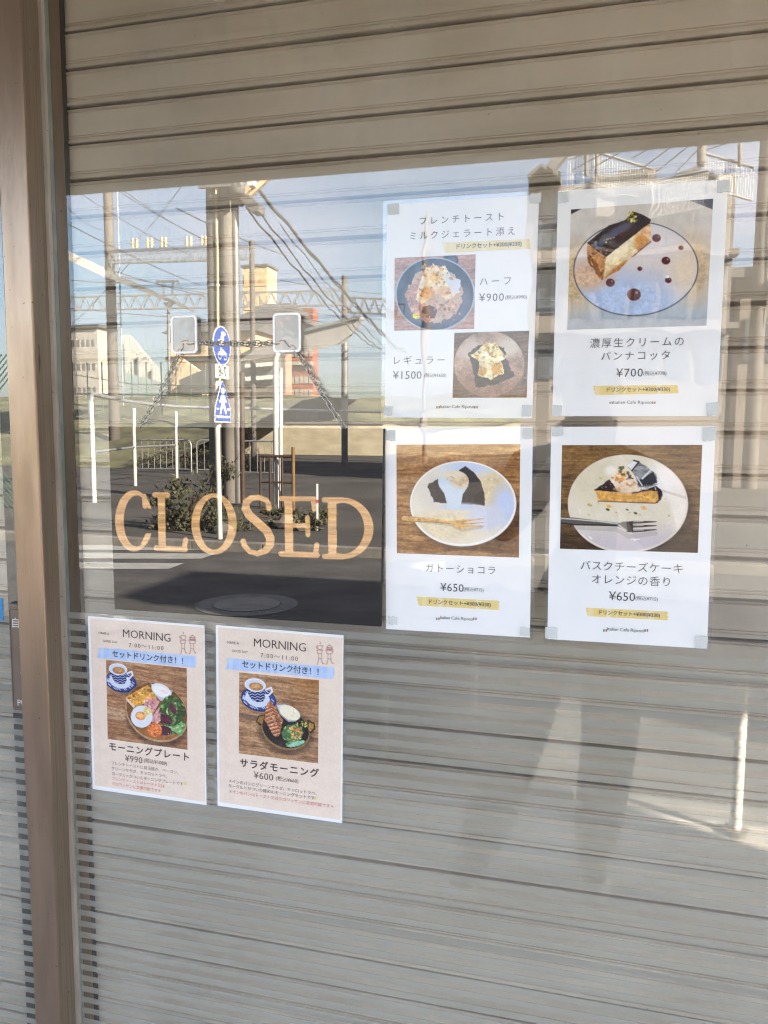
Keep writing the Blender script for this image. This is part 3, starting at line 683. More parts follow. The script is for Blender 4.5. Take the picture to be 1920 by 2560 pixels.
# --- basque cheesecake (lower right)
P = Poster(.0594, -.1406, .0086, 'white laminated poster with photo of cheesecake slice and steel fork, lowest right of the four', (1340,1040,.28933))
p = Print([(225,252),(1437,250),(1398,1183),(207,1147)], 230, 190)
p.wood((70,46,24), (152,114,62), tilt=.01, seed=33); p.put(np.clip((p.Y-880)/200,0,1)*.6,(48,32,22)); p.put(p.ell(400,330,340,110,None,soft=120)*.4,(176,132,70))
p.put(p.ell(830,800,520,410,None,soft=60)*.6,(40,28,20))
p.ell(798,758,518,424,(232,220,206)); m = p.ell(797,752,506,410,(232,222,200))
p.put(m*np.clip((p.Y-880)/200,0,1),(208,198,204)); p.put(m*p.ell(1130,560,170,150,None,20,soft=110),(246,240,236)); p.put(m*p.ell(520,560,190,200,None,soft=140),(226,214,186)); p.put(m*p.ell(1250,800,70,220,None,soft=60),(244,232,222))
p.put(m*p.poly([(1060,620),(1300,690),(1310,720),(1090,650)])*.5,(196,182,170))
c = p.poly([(800,430),(850,385),(905,395),(960,430),(1050,500),(1060,590),(1000,610),(890,620),(870,520)],(150,148,150),wob=5); p.tex(c,.5,.02,.04,4)
p.poly([(800,430),(858,385),(900,398),(845,470)],(238,236,236)); p.line([(858,384),(902,396),(840,472)],12,(40,40,46)); p.poly([(890,560),(1030,480),(1055,570),(1000,600),(900,610)],(52,52,60),wob=6); p.line([(930,540),(1000,470)],14,(230,230,232)); p.line([(880,520),(930,600)],10,(220,220,222))
c = p.poly([(515,636),(645,548),(700,590),(770,655),(900,650),(1050,600),(1095,640),(1100,690),(1060,750),(1000,745),(520,645)],(52,34,38),wob=7); p.tex(c,.4,.03,.03,8)
p.flecks(p.poly([(900,600),(1050,580),(1060,640),(900,650)]),40,[(206,204,210),(120,120,128)],9,9)
c = p.poly([(517,640),(700,652),(860,668),(1000,640),(1060,650),(1068,720),(1040,748),(860,742),(550,730),(540,680)],(220,164,84),wob=4); p.tex(c,.16,.04,.04,6); p.line([(548,732),(860,744),(1040,750),(1085,720),(1098,660)],8,(96,54,40))
c = p.ell(775,560,110,88,(242,220,196),20,noise=.15); p.put(p.ell(800,620,100,44,None,soft=14,noise=.2),(240,214,190)); p.put(p.ell(660,470,50,40,None,soft=30),(246,240,226))
p.flecks(p.ell(770,560,120,90),26,[(236,164,92),(246,190,120),(250,226,200)],26,14)
p.flecks(p.ell(740,530,60,40),10,[(238,150,70)],24,5)
p.flecks(p.poly([(690,440),(780,430),(860,540),(800,560)]),14,[(72,76,44),(96,104,56),(56,60,40)],26,3)
p.flecks(p.poly([(530,600),(640,560),(740,650),(560,640)]),7,[(206,190,90),(230,220,140)],9,7)
for x, y, r, cc in ((475,766,22,(190,176,90)),(632,805,18,(70,70,44)),(640,775,26,(232,186,90)),(706,830,10,(226,160,110)),(800,806,14,(110,116,70)),(872,836,17,(84,90,52)),(945,792,28,(238,182,120)),(820,830,12,(238,190,130)),(585,492,8,(214,190,90)),(594,520,8,(226,200,110)),(570,538,12,(210,180,80)),(1156,858,12,(220,180,90)),(465,850,9,(230,190,110)),(1124,712,8,(226,180,90)),(548,745,9,(220,190,100)),(905,850,14,(232,196,130)),(476,600,6,(220,170,130))): p.ell(x,y,r,r*.55,cc,20)
p.put(p.line([(330,960),(700,975),(820,1040),(1040,1010)],40)*.3,(150,140,140))
p.line([(205,890),(330,905),(560,922),(720,935)],[44,62,40,30],(96,88,82)); p.line([(205,880),(330,888),(560,908),(720,928)],10,(216,212,208)); p.line([(205,920),(330,935),(560,940),(720,946)],12,(42,36,34))
p.poly([(715,930),(760,910),(850,905),(850,1004),(800,1000),(760,970),(715,948)],(120,112,106)); p.poly([(790,912),(850,905),(850,1004),(810,1000)],(64,56,52)); p.line([(730,940),(790,985)],14,(206,200,196))
for y in (916,950,990): p.line([(848,y),(940,y-3),(1048,y-(6 if y < 980 else 12))],[24,20,8],(78,66,60)); p.line([(856,y-5),(940,y-9)],7,(206,198,190))
p.line([(470,1040),(492,1058)],10,(250,250,252)); p.line([(830,1060),(905,1063),(860,1072)],6,(248,248,250)); p.line([(384,800),(392,846)],5,(250,250,246)); p.line([(1160,915),(1140,930)],7,(250,246,240))
P.photo(p)
l = P.letters(); l.put('バスクチーズケーキ',821,1302,882,92).put('オレンジの香り',817,1420,675,92).put('¥650',743,1558,227,108,1).put('(税込¥715)',956,1580,193,50,1).put(SET,805,1712,530,52,1,.012).put(CAFE,775,1852,320,44,1)
l.flags(597,953,1853,2); P.done(l, INK)
P.band(jag([(434,1656),(456,1730)],[(1130,1690),(1134,1766)]), washi_y)
P.tapes([(182,132,.0150,.0130,5),(1500,155,.0165,.0180,4),(132,1872,.0165,.0165,0),(1432,1952,.0150,.0165,0)])

# --- the two beige morning posters
def cup(p, x, y, k):
    """patterned cup and saucer seen from above, x, y = middle of the rim, k = half rim width"""
    p.ell(x+.32*k,y+1.35*k,1.72*k,1.12*k,(30,48,110),14); p.ell(x+.30*k,y+1.30*k,1.6*k,1.02*k,(52,70,136),14)
    m = p.ell(x+.30*k,y+1.30*k,1.6*k,1.02*k,None,14); r = np.random.RandomState(2)
    for i in range(26):
        a = r.uniform(0, 6.28); cx = x+.30*k+1.38*k*math.cos(a); cy = y+1.3*k+.86*k*math.sin(a); p.put(p.line([(cx-.12*k,cy-.1*k),(cx+.12*k,cy+.1*k)],.07*k)*m,(206,216,240))
    p.ell(x+.22*k,y+1.28*k,1.2*k,.78*k,(214,222,240),14)
    b = p.poly([(x-.86*k,y+.25*k),(x+.96*k,y+.35*k),(x+.98*k,y+1.15*k),(x+.75*k,y+1.55*k),(x+.2*k,y+1.6*k),(x-.3*k,y+1.4*k),(x-.6*k,y+1.0*k)],(28,42,104))
    for j in range(4):
        q = [(x-.8*k+i*.26*k, y+(.62+.25*j)*k+(.08*k if i % 2 else -.06*k)) for i in range(8)]; p.put(p.line(q,.06*k)*b,(196,208,238))
    p.line([(x+1.0*k,y+.45*k),(x+1.5*k,y+.25*k),(x+1.62*k,y+.6*k),(x+1.3*k,y+.95*k),(x+1.0*k,y+1.0*k)],.18*k,(226,230,242))
    p.ell(x,y,1.02*k,.62*k,(236,240,248),8); p.ell(x,y+.02*k,.93*k,.54*k,(206,220,240),8); p.ell(x+.08*k,y+.14*k,.68*k,.38*k,(186,130,76),8); p.ell(x+.05*k,y+.10*k,.42*k,.2*k,(206,158,104),8)
def doodle(p, x, y, w, h, c=(150,96,90)):
    """line drawing of two walking figures, one with a cup for a head, one with a layered cake"""
    L = lambda pts, t=5: p.line([(x+a*w, y+b*h) for a, b in pts], t, c)
    L([(.05,.20),(.08,.34),(.30,.36),(.36,.20),(.05,.18)]); L([(.05,.22),(-.04,.24),(.0,.30),(.07,.31)]); L([(0,.38),(.38,.40)]); L([(.18,.02),(.24,.06),(.18,.10),(.26,.13)],4)
    L([(.04,.40),(.02,.50),(.12,.52),(.30,.52),(.34,.42)]); L([(.1,.52),(.12,.74),(.3,.74),(.28,.52)],4); L([(.12,.74),(.06,.96),(.0,.98)]); L([(.26,.74),(.36,.95),(.44,.93)])
    L([(.60,.36),(.62,.24),(.75,.18),(.92,.24),(.94,.36)]); L([(.62,.27),(.93,.30)],9); L([(.60,.34),(.94,.37)],10); p.ell(x+.76*w,y+.17*h,6,5,c); L([(.52,.38),(1.0,.42)])
    L([(.62,.42),(.58,.52),(.74,.54),(.92,.52),(.94,.44)]); L([(.68,.54),(.66,.74),(.86,.76),(.84,.54)],4); L([(.68,.75),(.6,.96),(.54,.97)]); L([(.82,.76),(.94,.95),(1.0,.92)])
def blue_band(p, q):
    m = p.poly(q,(176,202,244)); y = vnoise(p.X, p.Y, .03, .0001, 4, 1); p.put(m*(y > .6)*.55,(206,222,248)); p.put(m*(vnoise(p.X, p.Y,.002,.03,8,1) > .62)*.4,(196,214,246))
def leafy(p, m, n, seed, cols, size): p.flecks(m, n, cols, size, seed)
BEI = (238,220,205)
P = Poster(-.6802, -.454, -.0074, 'beige morning menu poster with egg, toast and salad plate, beside the bronze mullion', (200,1520,.23513), True)
p = Print([(108,110),(1315,208),(1330,2062),(160,1885)], 190, 280)
p.put(np.ones_like(p.X), BEI); doodle(p,1070,250,165,240); blue_band(p,[(203,415),(620,452),(1236,510),(1240,570),(1222,630),(600,568),(182,525),(205,470)]); P.photo(p,'printed_panel',.0007)
p = Print([(277,550),(1135,640),(1143,1508),(295,1393)], 210, 210)
p.wood((128,84,56), (206,160,118), tilt=.16, seed=41); p.put(p.ell(430,1130,160,60,None,10,soft=60)*.4,(226,200,176)); p.put(p.ell(560,860,200,90,None,10,soft=60)*.4,(60,44,40))
cup(p,408,652,98)
p.put(p.ell(830,1170,350,300,None,30,soft=40)*.5,(60,40,30)); m = p.ell(818,1110,352,292,(186,150,114),38); m = p.ell(818,1100,340,278,(122,78,40),38); p.tex(m,.3,.004,.05,3)
p.put(m*p.ell(850,1340,220,90,None,12,soft=60),(166,106,50))
p.poly([(755,800),(985,880),(960,975),(860,985),(800,920)],(190,190,204)); p.ell(868,878,112,66,(230,232,242),28); p.ell(868,885,92,48,(246,244,244),28); p.ell(900,890,40,18,(244,226,222),28)
m = p.poly([(495,945),(730,815),(760,850),(820,960),(700,1010),(590,1055),(545,1010)],(226,164,72),wob=8); p.tex(m,.3,.03,.03,3); p.flecks(m,30,[(246,206,120),(200,130,50),(180,110,40)],26,4); p.poly([(495,945),(590,1040),(580,1065),(505,985)],(240,214,196))
m = p.poly([(700,960),(790,955),(855,990),(790,1110),(770,1140),(680,1060)],(206,140,142),wob=6); p.tex(m,.25,.03,.03,6); p.flecks(m,12,[(240,196,196),(170,96,104)],22,6)
m = p.poly([(790,1130),(850,1040),(870,1180),(830,1225),(760,1200)],(216,160,158),wob=6); p.flecks(m,10,[(246,210,206),(150,86,90)],16,9)
m = p.ell(662,1152,116,118,(226,232,242),20,noise=.06); p.put(m*p.ell(730,1090,50,50,None,soft=30),(246,226,150)); p.ell(650,1145,56,46,(240,160,90),10); p.ell(640,1140,34,26,(248,188,120),10)
m = np.maximum(p.ell(985,1080,130,150,None,-10,noise=.3), p.ell(1000,1240,110,100,None,noise=.3,seed=4)); p.put(m,(56,84,42)); leafy(p,m,90,5,[(70,110,48),(110,150,70),(44,70,36),(150,186,100),(90,130,60),(96,44,62),(196,220,150)],26)
m = p.poly([(860,1120),(940,1140),(1000,1200),(960,1240),(860,1215)],(92,36,60),wob=8); p.flecks(m,10,[(130,66,90),(60,24,44)],24,3); m = p.ell(990,1070,30,60,(90,40,60),-25,noise=.2)
m = p.poly([(860,1245),(1000,1260),(1080,1200),(1120,1230),(1085,1350),(1050,1340),(980,1300)],(126,178,112),wob=8); p.line([(860,1250),(1000,1278),(1090,1250)],9,(206,226,170)); p.flecks(m,14,[(86,140,80),(150,200,130)],20,9)
m = p.ell(900,1300,80,50,(80,30,54),10,noise=.3)
m = p.ell(800,1295,76,76,(232,124,66),noise=.25); p.flecks(m,60,[(246,150,84),(220,100,48),(250,176,110)],16,8)
p.flecks(p.ell(940,1342,50,12),8,[(240,240,230)],7,3)
P.photo(p)
l = P.letters(); BM = [MT['ink_brown'], MT['ink'], MT['ink_red'], washi_y]
l.ang = -.0074-.012
l.put('HAVE A',254,270,112,56,0).put('GOOD DAY',320,357,155,56,0).put('MORNING',707,293,505,122,0).put('7:00〜11:00',702,410,365,62,0).put('セットドリンク付き！！',714,522,752,80,1,.014)
l.put('モーニングプレート',728,1525,845,96,0,.022).put('¥990',570,1607,185,98,0).put('(税込¥1089)',802,1640,245,56,0)
for s_, c, y, wd, mi in (('フレンチトーストに目玉焼き、ベーコン、',686,1697,708,0),('グリーンサラダ、キャロットラペ、',626,1745,588,0),('ヨーグルトがついたモーニングプレートです',714,1815,752,0),('フレンチトーストはトースト又は',618,1853,556,2),('クロワッサンに変更可能です＊',597,1905,515,2)): l.put(s_,c,y,wd,42,mi)
l.rect(1100,1850,1132,1885,3)
P.done(l, BM)

P = Poster(-.4507, -.4537, -.0071, 'beige morning menu poster with a croissant and salad in a black pan', (520,1540,.24407), True)
p = Print([(105,115),(1378,225),(1355,2090),(120,1905)], 190, 280)
p.put(np.ones_like(p.X), BEI); doodle(p,1120,258,165,240); blue_band(p,[(200,427),(640,465),(1290,522),(1296,580),(1275,640),(600,575),(182,540),(205,480)]); P.photo(p,'printed_panel',.0007)
p = Print([(320,578),(1137,658),(1127,1510),(316,1407)], 210, 215)
p.wood((122,84,62), (214,170,124), tilt=.14, seed=51); p.put(np.clip((p.X-760)/300,0,1)*np.clip((1000-p.Y)/300,0,1)*.5,(176,116,46)); p.put(p.ell(420,1030,140,26,None,10)*.6,(96,76,70))
cup(p,488,708,108)
p.put(p.ell(800,1180,290,240,None,20,soft=50)*.5,(60,44,34))
for q in ([(495,1080),(520,1020),(600,1000),(600,1140),(540,1120)],[(1020,1060),(1090,1090),(1098,1150),(1060,1200),(1020,1190)]): p.poly(q,(60,44,24),wob=6)
p.poly([(508,1078),(528,1032),(580,1015),(580,1110),(545,1100)],(150,116,52)); p.poly([(1035,1085),(1080,1105),(1084,1145),(1050,1180),(1030,1170)],(166,130,66))
p.ell(798,1165,252,196,(150,116,72),24); m = p.ell(798,1155,244,186,(34,28,26),24); p.tex(m,.3,.02,.02,4)
p.poly([(700,905),(790,895),(945,980),(950,1030),(900,1080),(830,1085),(740,1010)],(150,152,160)); p.poly([(712,914),(790,905),(935,985),(938,1022),(890,1066),(832,1070),(750,1000)],(214,214,214)); m = p.ell(842,990,112,66,(246,238,214),28); p.flecks(m,12,[(252,250,240),(244,226,176)],22,3)
m = p.poly([(612,900),(640,865),(665,890),(700,950),(770,1060),(760,1140),(730,1230),(690,1240),(640,1160),(585,1060),(590,980)],(176,110,76),wob=10); p.tex(m,.35,.02,.05,4)
for i in range(8): p.put(p.line([(585+i*8,960+i*36),(660+i*12,930+i*36),(740+i*4,985+i*30)],7)*m,(112,62,44)); p.put(p.line([(590+i*8,975+i*36),(660+i*12,947+i*36)],9)*m,(226,176,140))
p.flecks(m,20,[(216,160,124),(206,136,60),(240,206,180)],18,7)
m = np.maximum(p.ell(870,1200,110,90,None,noise=.3), p.ell(900,1300,100,36,None,-8,noise=.3)); p.put(m,(80,116,70)); leafy(p,m,60,5,[(110,160,90),(60,96,50),(150,190,110),(180,210,130),(206,216,150)],22)
p.poly([(805,1330),(880,1290),(985,1270),(990,1295),(930,1325),(850,1345)],(150,206,176),wob=6)
m = p.ell(895,1190,76,74,None,noise=.3); p.flecks(m,46,[(236,150,90),(246,180,110),(228,124,70),(250,206,120)],20,8)
m = p.ell(960,1110,60,36,None,noise=.3); p.flecks(m,16,[(176,196,70),(206,216,110)],18,8); p.line([(950,1100),(990,1180),(1000,1240)],10,(70,30,40)); p.ell(750,1300,26,30,(54,30,44),noise=.2)
P.photo(p)
l = P.letters(); l.ang = -.0071-.012
l.put('HAVE A',258,275,120,58,0).put('GOOD DAY',326,363,163,58,0).put('MORNING',734,297,532,126,0).put('7:00〜11:00',728,420,380,64,0).put('セットドリンク付き！！',736,530,783,82,1,.014)
l.put('サラダモーニング',726,1555,808,96,0,.022).put('¥600',567,1640,200,100,0).put('(税込¥660)',810,1680,230,56,0)
for s_, c, y, wd, mi in (('メインのパンにグリーンサラダ、キャロットラペ、',655,1752,900,0),('ヨーグルトがついた軽めのモーニングセットです',645,1800,880,0),('メインのパンはトースト又はクロワッサンに変更可能です＊',740,1872,1070,2)): l.put(s_,c,y,wd,42,mi)
l.rect(1086,1852,1118,1886,3)
P.done(l, BM)

# ---------------------------------------------------------------- push plate lettering
x0, z0, z1, py_, pp = PLATE
b = MB(); H = z1-z0
def glyph(ch, cx, cz, size, vert=True):
    co, fs = textmesh(ch); co = co*size; co -= (co.max(0)+co.min(0))/2; b.add([(cx+x, py_, cz+z) for x, z in co], fs)
glyph('自動', x0+.026, z1-.0335, .0185)
for i, ch in enumerate('押して下さい'): glyph(ch, x0+.030, z1-.074-i*.0178, .0195)
glyph('PUSH', x0+.030, z0+.0165, .0150)
b.build('lettering', MT['white_ink'], pp)

# ---------------------------------------------------------------- CLOSED board, its chain and the two hooks
SZ = (240,1000,.44605); SYF = -.0105
def SW(x, y, Y=SYF): return Vector(at(SZ[0]+x*SZ[2], SZ[1]+y*SZ[2], Y))
sq = [(70,148),(1610,160),(1595,1270),(106,1172)]
p = Print(sq, 420, 280)
p.put(np.ones_like(p.X),(33,31,29)); p.tex(np.ones_like(p.X),.45,.004,.16,3); p.tex(np.ones_like(p.X),.3,.02,.4,8)
m = np.zeros_like(p.X)
def add(*a):
    global m
    for k in a: m = np.maximum(m, k)
LN = lambda pts, w_: p.line(pts, [k+6 for k in w_] if isinstance(w_, list) else w_+6); E_ = lambda *a: p.ell(*a)
ring = E_(226,672,115,171)*(1-E_(242,672,78,142)); cut = p.poly([(262,604),(400,604),(400,738),(262,744)])
add(ring*(1-cut)); add(LN([(288,536),(293,590)],[24,24])); add(LN([(306,755),(282,800)],[24,20]))
add(p.poly([(368,530),(412,530),(416,830),(372,830)])); add(LN([(350,527),(426,528)],24)); add(LN([(358,824),(530,832)],24)); add(LN([(532,778),(522,832)],24))
add(E_(695,690,130,172)*(1-E_(695,688,82,145)))
add(LN([(1003,602),(1000,576)],24)); add(LN([(1004,590),(990,556),(945,541),(905,546),(878,568),(874,604),(894,640),(942,682),(990,726),(1010,768),(1008,806),(985,838),(940,856),(896,844),(868,812),(860,786)],[20,22,24,28,34,40,42,42,42,42,40,32,24,22,24,26]))
add(p.poly([(1087,545),(1131,545),(1137,868),(1091,866)])); add(LN([(1069,547),(1246,549)],22)); add(LN([(1244,551),(1248,608)],[24,18])); add(LN([(1120,697),(1212,698)],20)); add(LN([(1212,655),(1214,750)],20)); add(LN([(1070,856),(1262,864)],26)); add(LN([(1262,806),(1254,862)],22))
add(p.poly([(1320,550),(1366,550),(1368,874),(1322,874)])); add(LN([(1302,554),(1400,555)],24)); add(LN([(1304,870),(1400,872)],24)); add((E_(1398,713,160,172)*(1-E_(1398,713,112,142)))*(p.X > 1362))
p.put(m,(228,178,122)); p.tex(m,.20,.005,.05,12); p.tex(m,.16,.02,.4,13); p.put((vnoise(p.X,p.Y,.004,.09,19) > .60)*m*.35,(186,128,78))
edge = np.clip(m*4, 0, 1)*(m < .5)
sc = [SW(*q) for q in sq]; cc = sum(sc, Vector())/4
sg = thing('hanging_sign', cc, 'black wooden CLOSED sign with pale wood letters, hanging on a chain from two clear hooks', 'sign')
printmesh('sign_face', p, [q+Vector((0,-.0004,0)) for q in sc], MT['sign'], sg, .9)
MB().prism([Vector((q.x, SYF, q.z)) for q in sc], (0,.0080,0)).build('board', MT['board'], sg)

HZ = (400,760,.22906)
def HW(x, y, Y=-.004): return Vector(at(HZ[0]+x*HZ[2], HZ[1]+y*HZ[2], Y))
for (a, c, d, e), lab in (((130,128,412,543),'left clear plastic hook plate of the two above the CLOSED sign, nearer the mullion'),((1240,100,1543,530),'right clear plastic hook plate of the two, nearer the french toast poster')):
    h0 = HW(a, d if False else c); q0 = HW(a, (c+e)/2); q1 = HW(d, (c+e)/2); t0 = HW((a+d)/2, c); t1 = HW((a+d)/2, e)
    hk = thing('adhesive_hook', ((q0.x+q1.x)/2,-.003,(t0.z+t1.z)/2), lab, 'hook', 'clear hook plates holding the CLOSED sign')
    ro = rrect(q0.x, q1.x, t1.z, t0.z, .006, -.0060, 6); ri = rrect(q0.x+.0032, q1.x-.0032, t1.z+.0032, t0.z-.0032, .0042, -.0060, 6); n = len(ro)
    MB().prism(rrect(q0.x+.0005, q1.x-.0005, t1.z+.0005, t0.z-.0005, .006, -.0052, 6), (0,-.0006,0)).build('plate', MT['pad'], hk)
    b = MB(); b.add([Vector(v)+Vector((0,dy,0)) for dy in (.001,-.0012) for v in ro+ri],
        [(k,(k+1)%n,n+(k+1)%n,n+k) for k in range(n)]+[(2*n+k,3*n+k,3*n+(k+1)%n,2*n+(k+1)%n) for k in range(n)]+[(k,2*n+k,2*n+(k+1)%n,(k+1)%n) for k in range(n)]+[(n+k,n+(k+1)%n,3*n+(k+1)%n,3*n+k) for k in range(n)])
    b.build('rim', MT['pad_rim'], hk)
    xm = (q0.x+q1.x)/2; zm = HW((a+d)/2, 425).z
    MB().tube([(xm-.006,-.0008,zm-.004),(xm-.006,-.0045,zm-.005),(xm,-.0048,zm-.006),(xm+.006,-.0045,zm-.005),(xm+.006,-.0008,zm-.004)], .0009, 8).build('hook', MT['pad_rim'], hk)
# chain: twisted oval links along the path board hole > hook > hook > board hole
cp = [Vector(at(353,1064,-.0075)), Vector(at(398,990,-.006)), Vector(at(432,916,-.005)), HW(215,545,-.0035), HW(262,432,-.0032), HW(420,422,-.0032), HW(640,430,-.0032), HW(860,431,-.0032), HW(1100,426,-.0032), HW(1245,424,-.0032), HW(1400,428,-.0032), HW(1495,530,-.0035), HW(1590,665,-.005), Vector(at(806,985,-.006)), Vector(at(858,1064,-.0075))]
segs = [(cp[i+1]-cp[i]).length for i in range(len(cp)-1)]; tot = sum(segs)
def along(s):
    for i, l_ in enumerate(segs):
        if s <= l_ or i == len(segs)-1: return cp[i]+(cp[i+1]-cp[i])*(s/l_), (cp[i+1]-cp[i]).normalized()
        s -= l_
b = MB(); LP = .0098; n = int(tot/LP)
for i in range(n+1):
    c, d = along(tot*i/n); c.z += rnd.uniform(-.0003,.0003)
    tw = R(28 if i % 2 else -62); sidev = Vector((0,-1,0)).cross(d).normalized(); up = d.cross(sidev)
    a = sidev*math.cos(tw)+up*math.sin(tw); c.y = min(c.y, -.0034)-.0006
    pts = [c+d*(.0076*math.cos(q))+a*((.0040)*math.sin(q))*(1+.25*math.cos(q)) for q in [2*math.pi*k/14 for k in range(15)]]
    b.tube(pts, .0009, 6, cap=False)
b.build('chain', MT['steel'], sg)

# ================================================================ ACROSS THE STREET (seen as the mirror image in the glass)
def vt(pts): return [V(*q) for q in pts]
# --- railway gantries
def truss(mb, a, c, hgt, n, w=.45, r=.035):
    a, c = Vector(a), Vector(c); dz = Vector((0,0,hgt)); dy = Vector((0,w,0))
    for o in (Vector((0,0,0)), dy):
        mb.bar(a+o, c+o, r*2); mb.bar(a+o-dz, c+o-dz, r*2)
        for i in range(n):
            p = a+(c-a)*(i/n)+o; q = a+(c-a)*((i+1)/n)+o; m_ = (p+q)/2
            mb.bar(p, m_-dz, r*1.3); mb.bar(m_-dz, q, r*1.3)
def concrete_pole(name, label, foot, top, r0, r1, group='concrete poles along the railway', ladder=False):
    t = thing(name, foot, label, 'pole', group); MB().tube([foot, top], [r0, r1], 18).build('pole', MT['concrete_pole'], t)
    if ladder:
        b = MB(); o = Vector((r0+.22,0,0)); b.tube([foot+o+Vector((0,0,2)), top+o], .03, 6)
        z = foot.z+2.4
        while z < top.z: b.tube([Vector((foot.x+r0*.6,foot.y,z)), Vector((foot.x+r0+.22,foot.y,z))], .018, 5); z += .45
        b.build('ladder', MT['galv'], t)
    return t
def upright(px, Y, ptop, zfoot=-.05): q = V(px, ptop, Y); return Vector((q.x, q.y, zfoot)), q
f, q = upright(268, 30, 430, .5); concrete_pole('railway_pole', 'tall concrete railway pole with a ladder, nearest the platform roof', f, q, .24, .20, ladder=True)
f, q = upright(629, 31, 602, 0); concrete_pole('railway_pole', 'slim concrete railway pole in front of the beige tower', f, q, .12, .11)
f, q = upright(861, 45, 690, 3.5); concrete_pole('railway_pole', 'concrete railway pole at the end of the long lattice beam', f, q, .19, .17)
t = thing('gantry_beam', V(293,640,30), 'short lattice gantry beam carrying pairs of upright insulators', 'gantry', 'railway gantries')
b = MB(); truss(b, V(280,630,30), V(629,618,30), .5, 18, .3, .024); b.build('lattice', MT['galv'], t)
for x in (332,342,369,379,404,414,467,477,505,515): 
    p_ = V(x, 623-(x-280)*.034, 30); MB().tube([p_, p_+Vector((0,0,.14)), p_+Vector((0,0,.42))], [.04,.075,.05], 8).build('insulator', MT['facade_beige'], t)
t = thing('gantry_beam', V(400,740,45), 'long lattice gantry beam with a T-shaped bracket on top', 'gantry', 'railway gantries')
b = MB(); truss(b, V(120,745,45), V(861,727,45), .85, 22, .25, .036); b.build('lattice', MT['galv'], t)
b = MB(); p_ = V(420,735,45); q_ = V(420,704,45); b.bar(p_+Vector((-.3,0,0)), q_+Vector((-.35,0,0)), .08); b.bar(p_+Vector((.3,0,0)), q_+Vector((.35,0,0)), .08); b.bar(V(392,704,45), V(446,703,45), .12); b.bar(V(393,704,45), V(391,712,45), .1); b.bar(V(445,703,45), V(446,711,45), .1); b.build('bracket', MT['galv_dark'], t)
b = MB(); b.tube([V(421,758,45), V(421,772,45)], [.35,.12], 8); b.tube([V(421,770,45), Vector((V(421,900,45).x, V(421,900,45).y, 3.6))], .1, 8); b.build('drop_post', MT['galv_dark'], t)
t = thing('gantry_beam', V(930,760,47), 'short lattice gantry beam at the far end, right of the last pole', 'gantry', 'railway gantries')
b = MB(); truss(b, V(861,745,47), V(1015,750,47), .9, 6, .25, .036); b.build('lattice', MT['galv_dark'], t)

# --- station platform roof on the left
P0, P1 = V(60,598,25), V(256,690,25)
t = thing('platform_roof', P0, 'white edged station platform roof behind the railway pole', 'roof')
back = Vector((-1.0,-9,0)); dz = Vector((0,0,.32))
b = MB(); b.prism([P0, P1, P1+dz, P0+dz], (0,-.12,0)); b.build('fascia', MT['paintw'], t)
b = MB(); b.prism([P0+Vector((0,-.13,.02)), P1+Vector((0,-.13,.02)), P1+back+Vector((0,0,.0)), P0+back], (0,0,.12)); b.build('roof_sheet', MT['roof'], t)
b = MB()
b.bar(P0+Vector((-1.5,-4,0)), Vector((P0.x-1.5, P0.y-4, 0)), .2)
b.build('post', MT['paintw'], t)

# --- far buildings
def windows(t, name, face, nx, ny, u0, v0, du, dv, w_, h_, m, depth=.06, maxn=60):
    """face = (origin, unit vector along, ...): windows set 3 mm proud of a wall facing the shop"""
    o, ux = face; k = 0
    for i in range(nx):
        for j in range(ny):
            p_ = o+ux*(u0+i*du)+Vector((0,0,v0+j*dv)); q_ = p_+ux*w_
            MB().prism([p_, q_, q_+Vector((0,0,h_)), p_+Vector((0,0,h_))], (0,depth,0)).build('window', m, t)
def block(name, label, px0, px1, ptop, Y, depth, m, z0=0, cat='building', win=None, roof=None, group='buildings beyond the railway'):
    a = V(px0, ptop, Y); c = V(px1, ptop, Y); t = thing(name, Vector(((a.x+c.x)/2, a.y, z0)), label, cat, group)
    h = a.z
    MB().box((a.x, a.y-depth, z0), (c.x, a.y, h)).build('wall', m, t)
    if roof:
        e = roof; b = MB(); b.box((a.x-e, a.y-depth-e, h+.004), (c.x+e, a.y+e, h+.25)); b.build('roof', MT['roof'], t)
    if win:
        nx, ny, ww, hh, mm = win; W_ = c.x-a.x
        windows(t, 'window', (Vector((a.x, a.y+.003, 0)), Vector((1,0,0))), nx, ny, W_*.06, h-1.0-hh, W_*.94/nx, -(hh+1.5), ww, hh, mm)
    return t, a, c
block('apartment_building', 'white apartment block with rows of windows on the hill at far left', 150, 243, 822, 60, 2.5, MT['facade_white'], 3, win=(7,3,.2,.55,MT['galv_dark']), roof=.3)
block('apartment_building', 'pale block beside the white apartments, half behind the railway pole', 243, 262, 838, 62, 2, MT['facade_white'], 3, win=(2,3,.16,.5,MT['galv_dark']))
block('tower_block', 'beige tower with a flat top rising over the far roofs', 606, 668, 668, 92, 3, MT['facade_beige'], 3, win=(3,2,.9,1.4,MT['facade_beige']), roof=.2)
t, a, c = block('house', 'orange brick apartment house under the far end of the swept roof', 713, 782, 772, 76, 1.6, MT['facade_brick'], 2)
for j in range(8):
    for i in range(5):
        x = a.x+.5+i*(c.x-a.x-.4)/5; z = a.z-2.2-j*1.35
        MB().box((x, a.y+.003, z), (x+.40, a.y+.06, z+.75)).build('window', MT['facade_white'], t)
for j in (3, 6): MB().box((a.x-.2, a.y+.07, a.z-1.7-j*1.35), (c.x, a.y+.5, a.z-1.35-j*1.35)).build('balcony', MT['facade_white'], t)
t, a, c = block('house', 'salmon walled house with a broad dark tiled roof', 604, 700, 800, 70, 3, MT['facade_salmon'], 2)
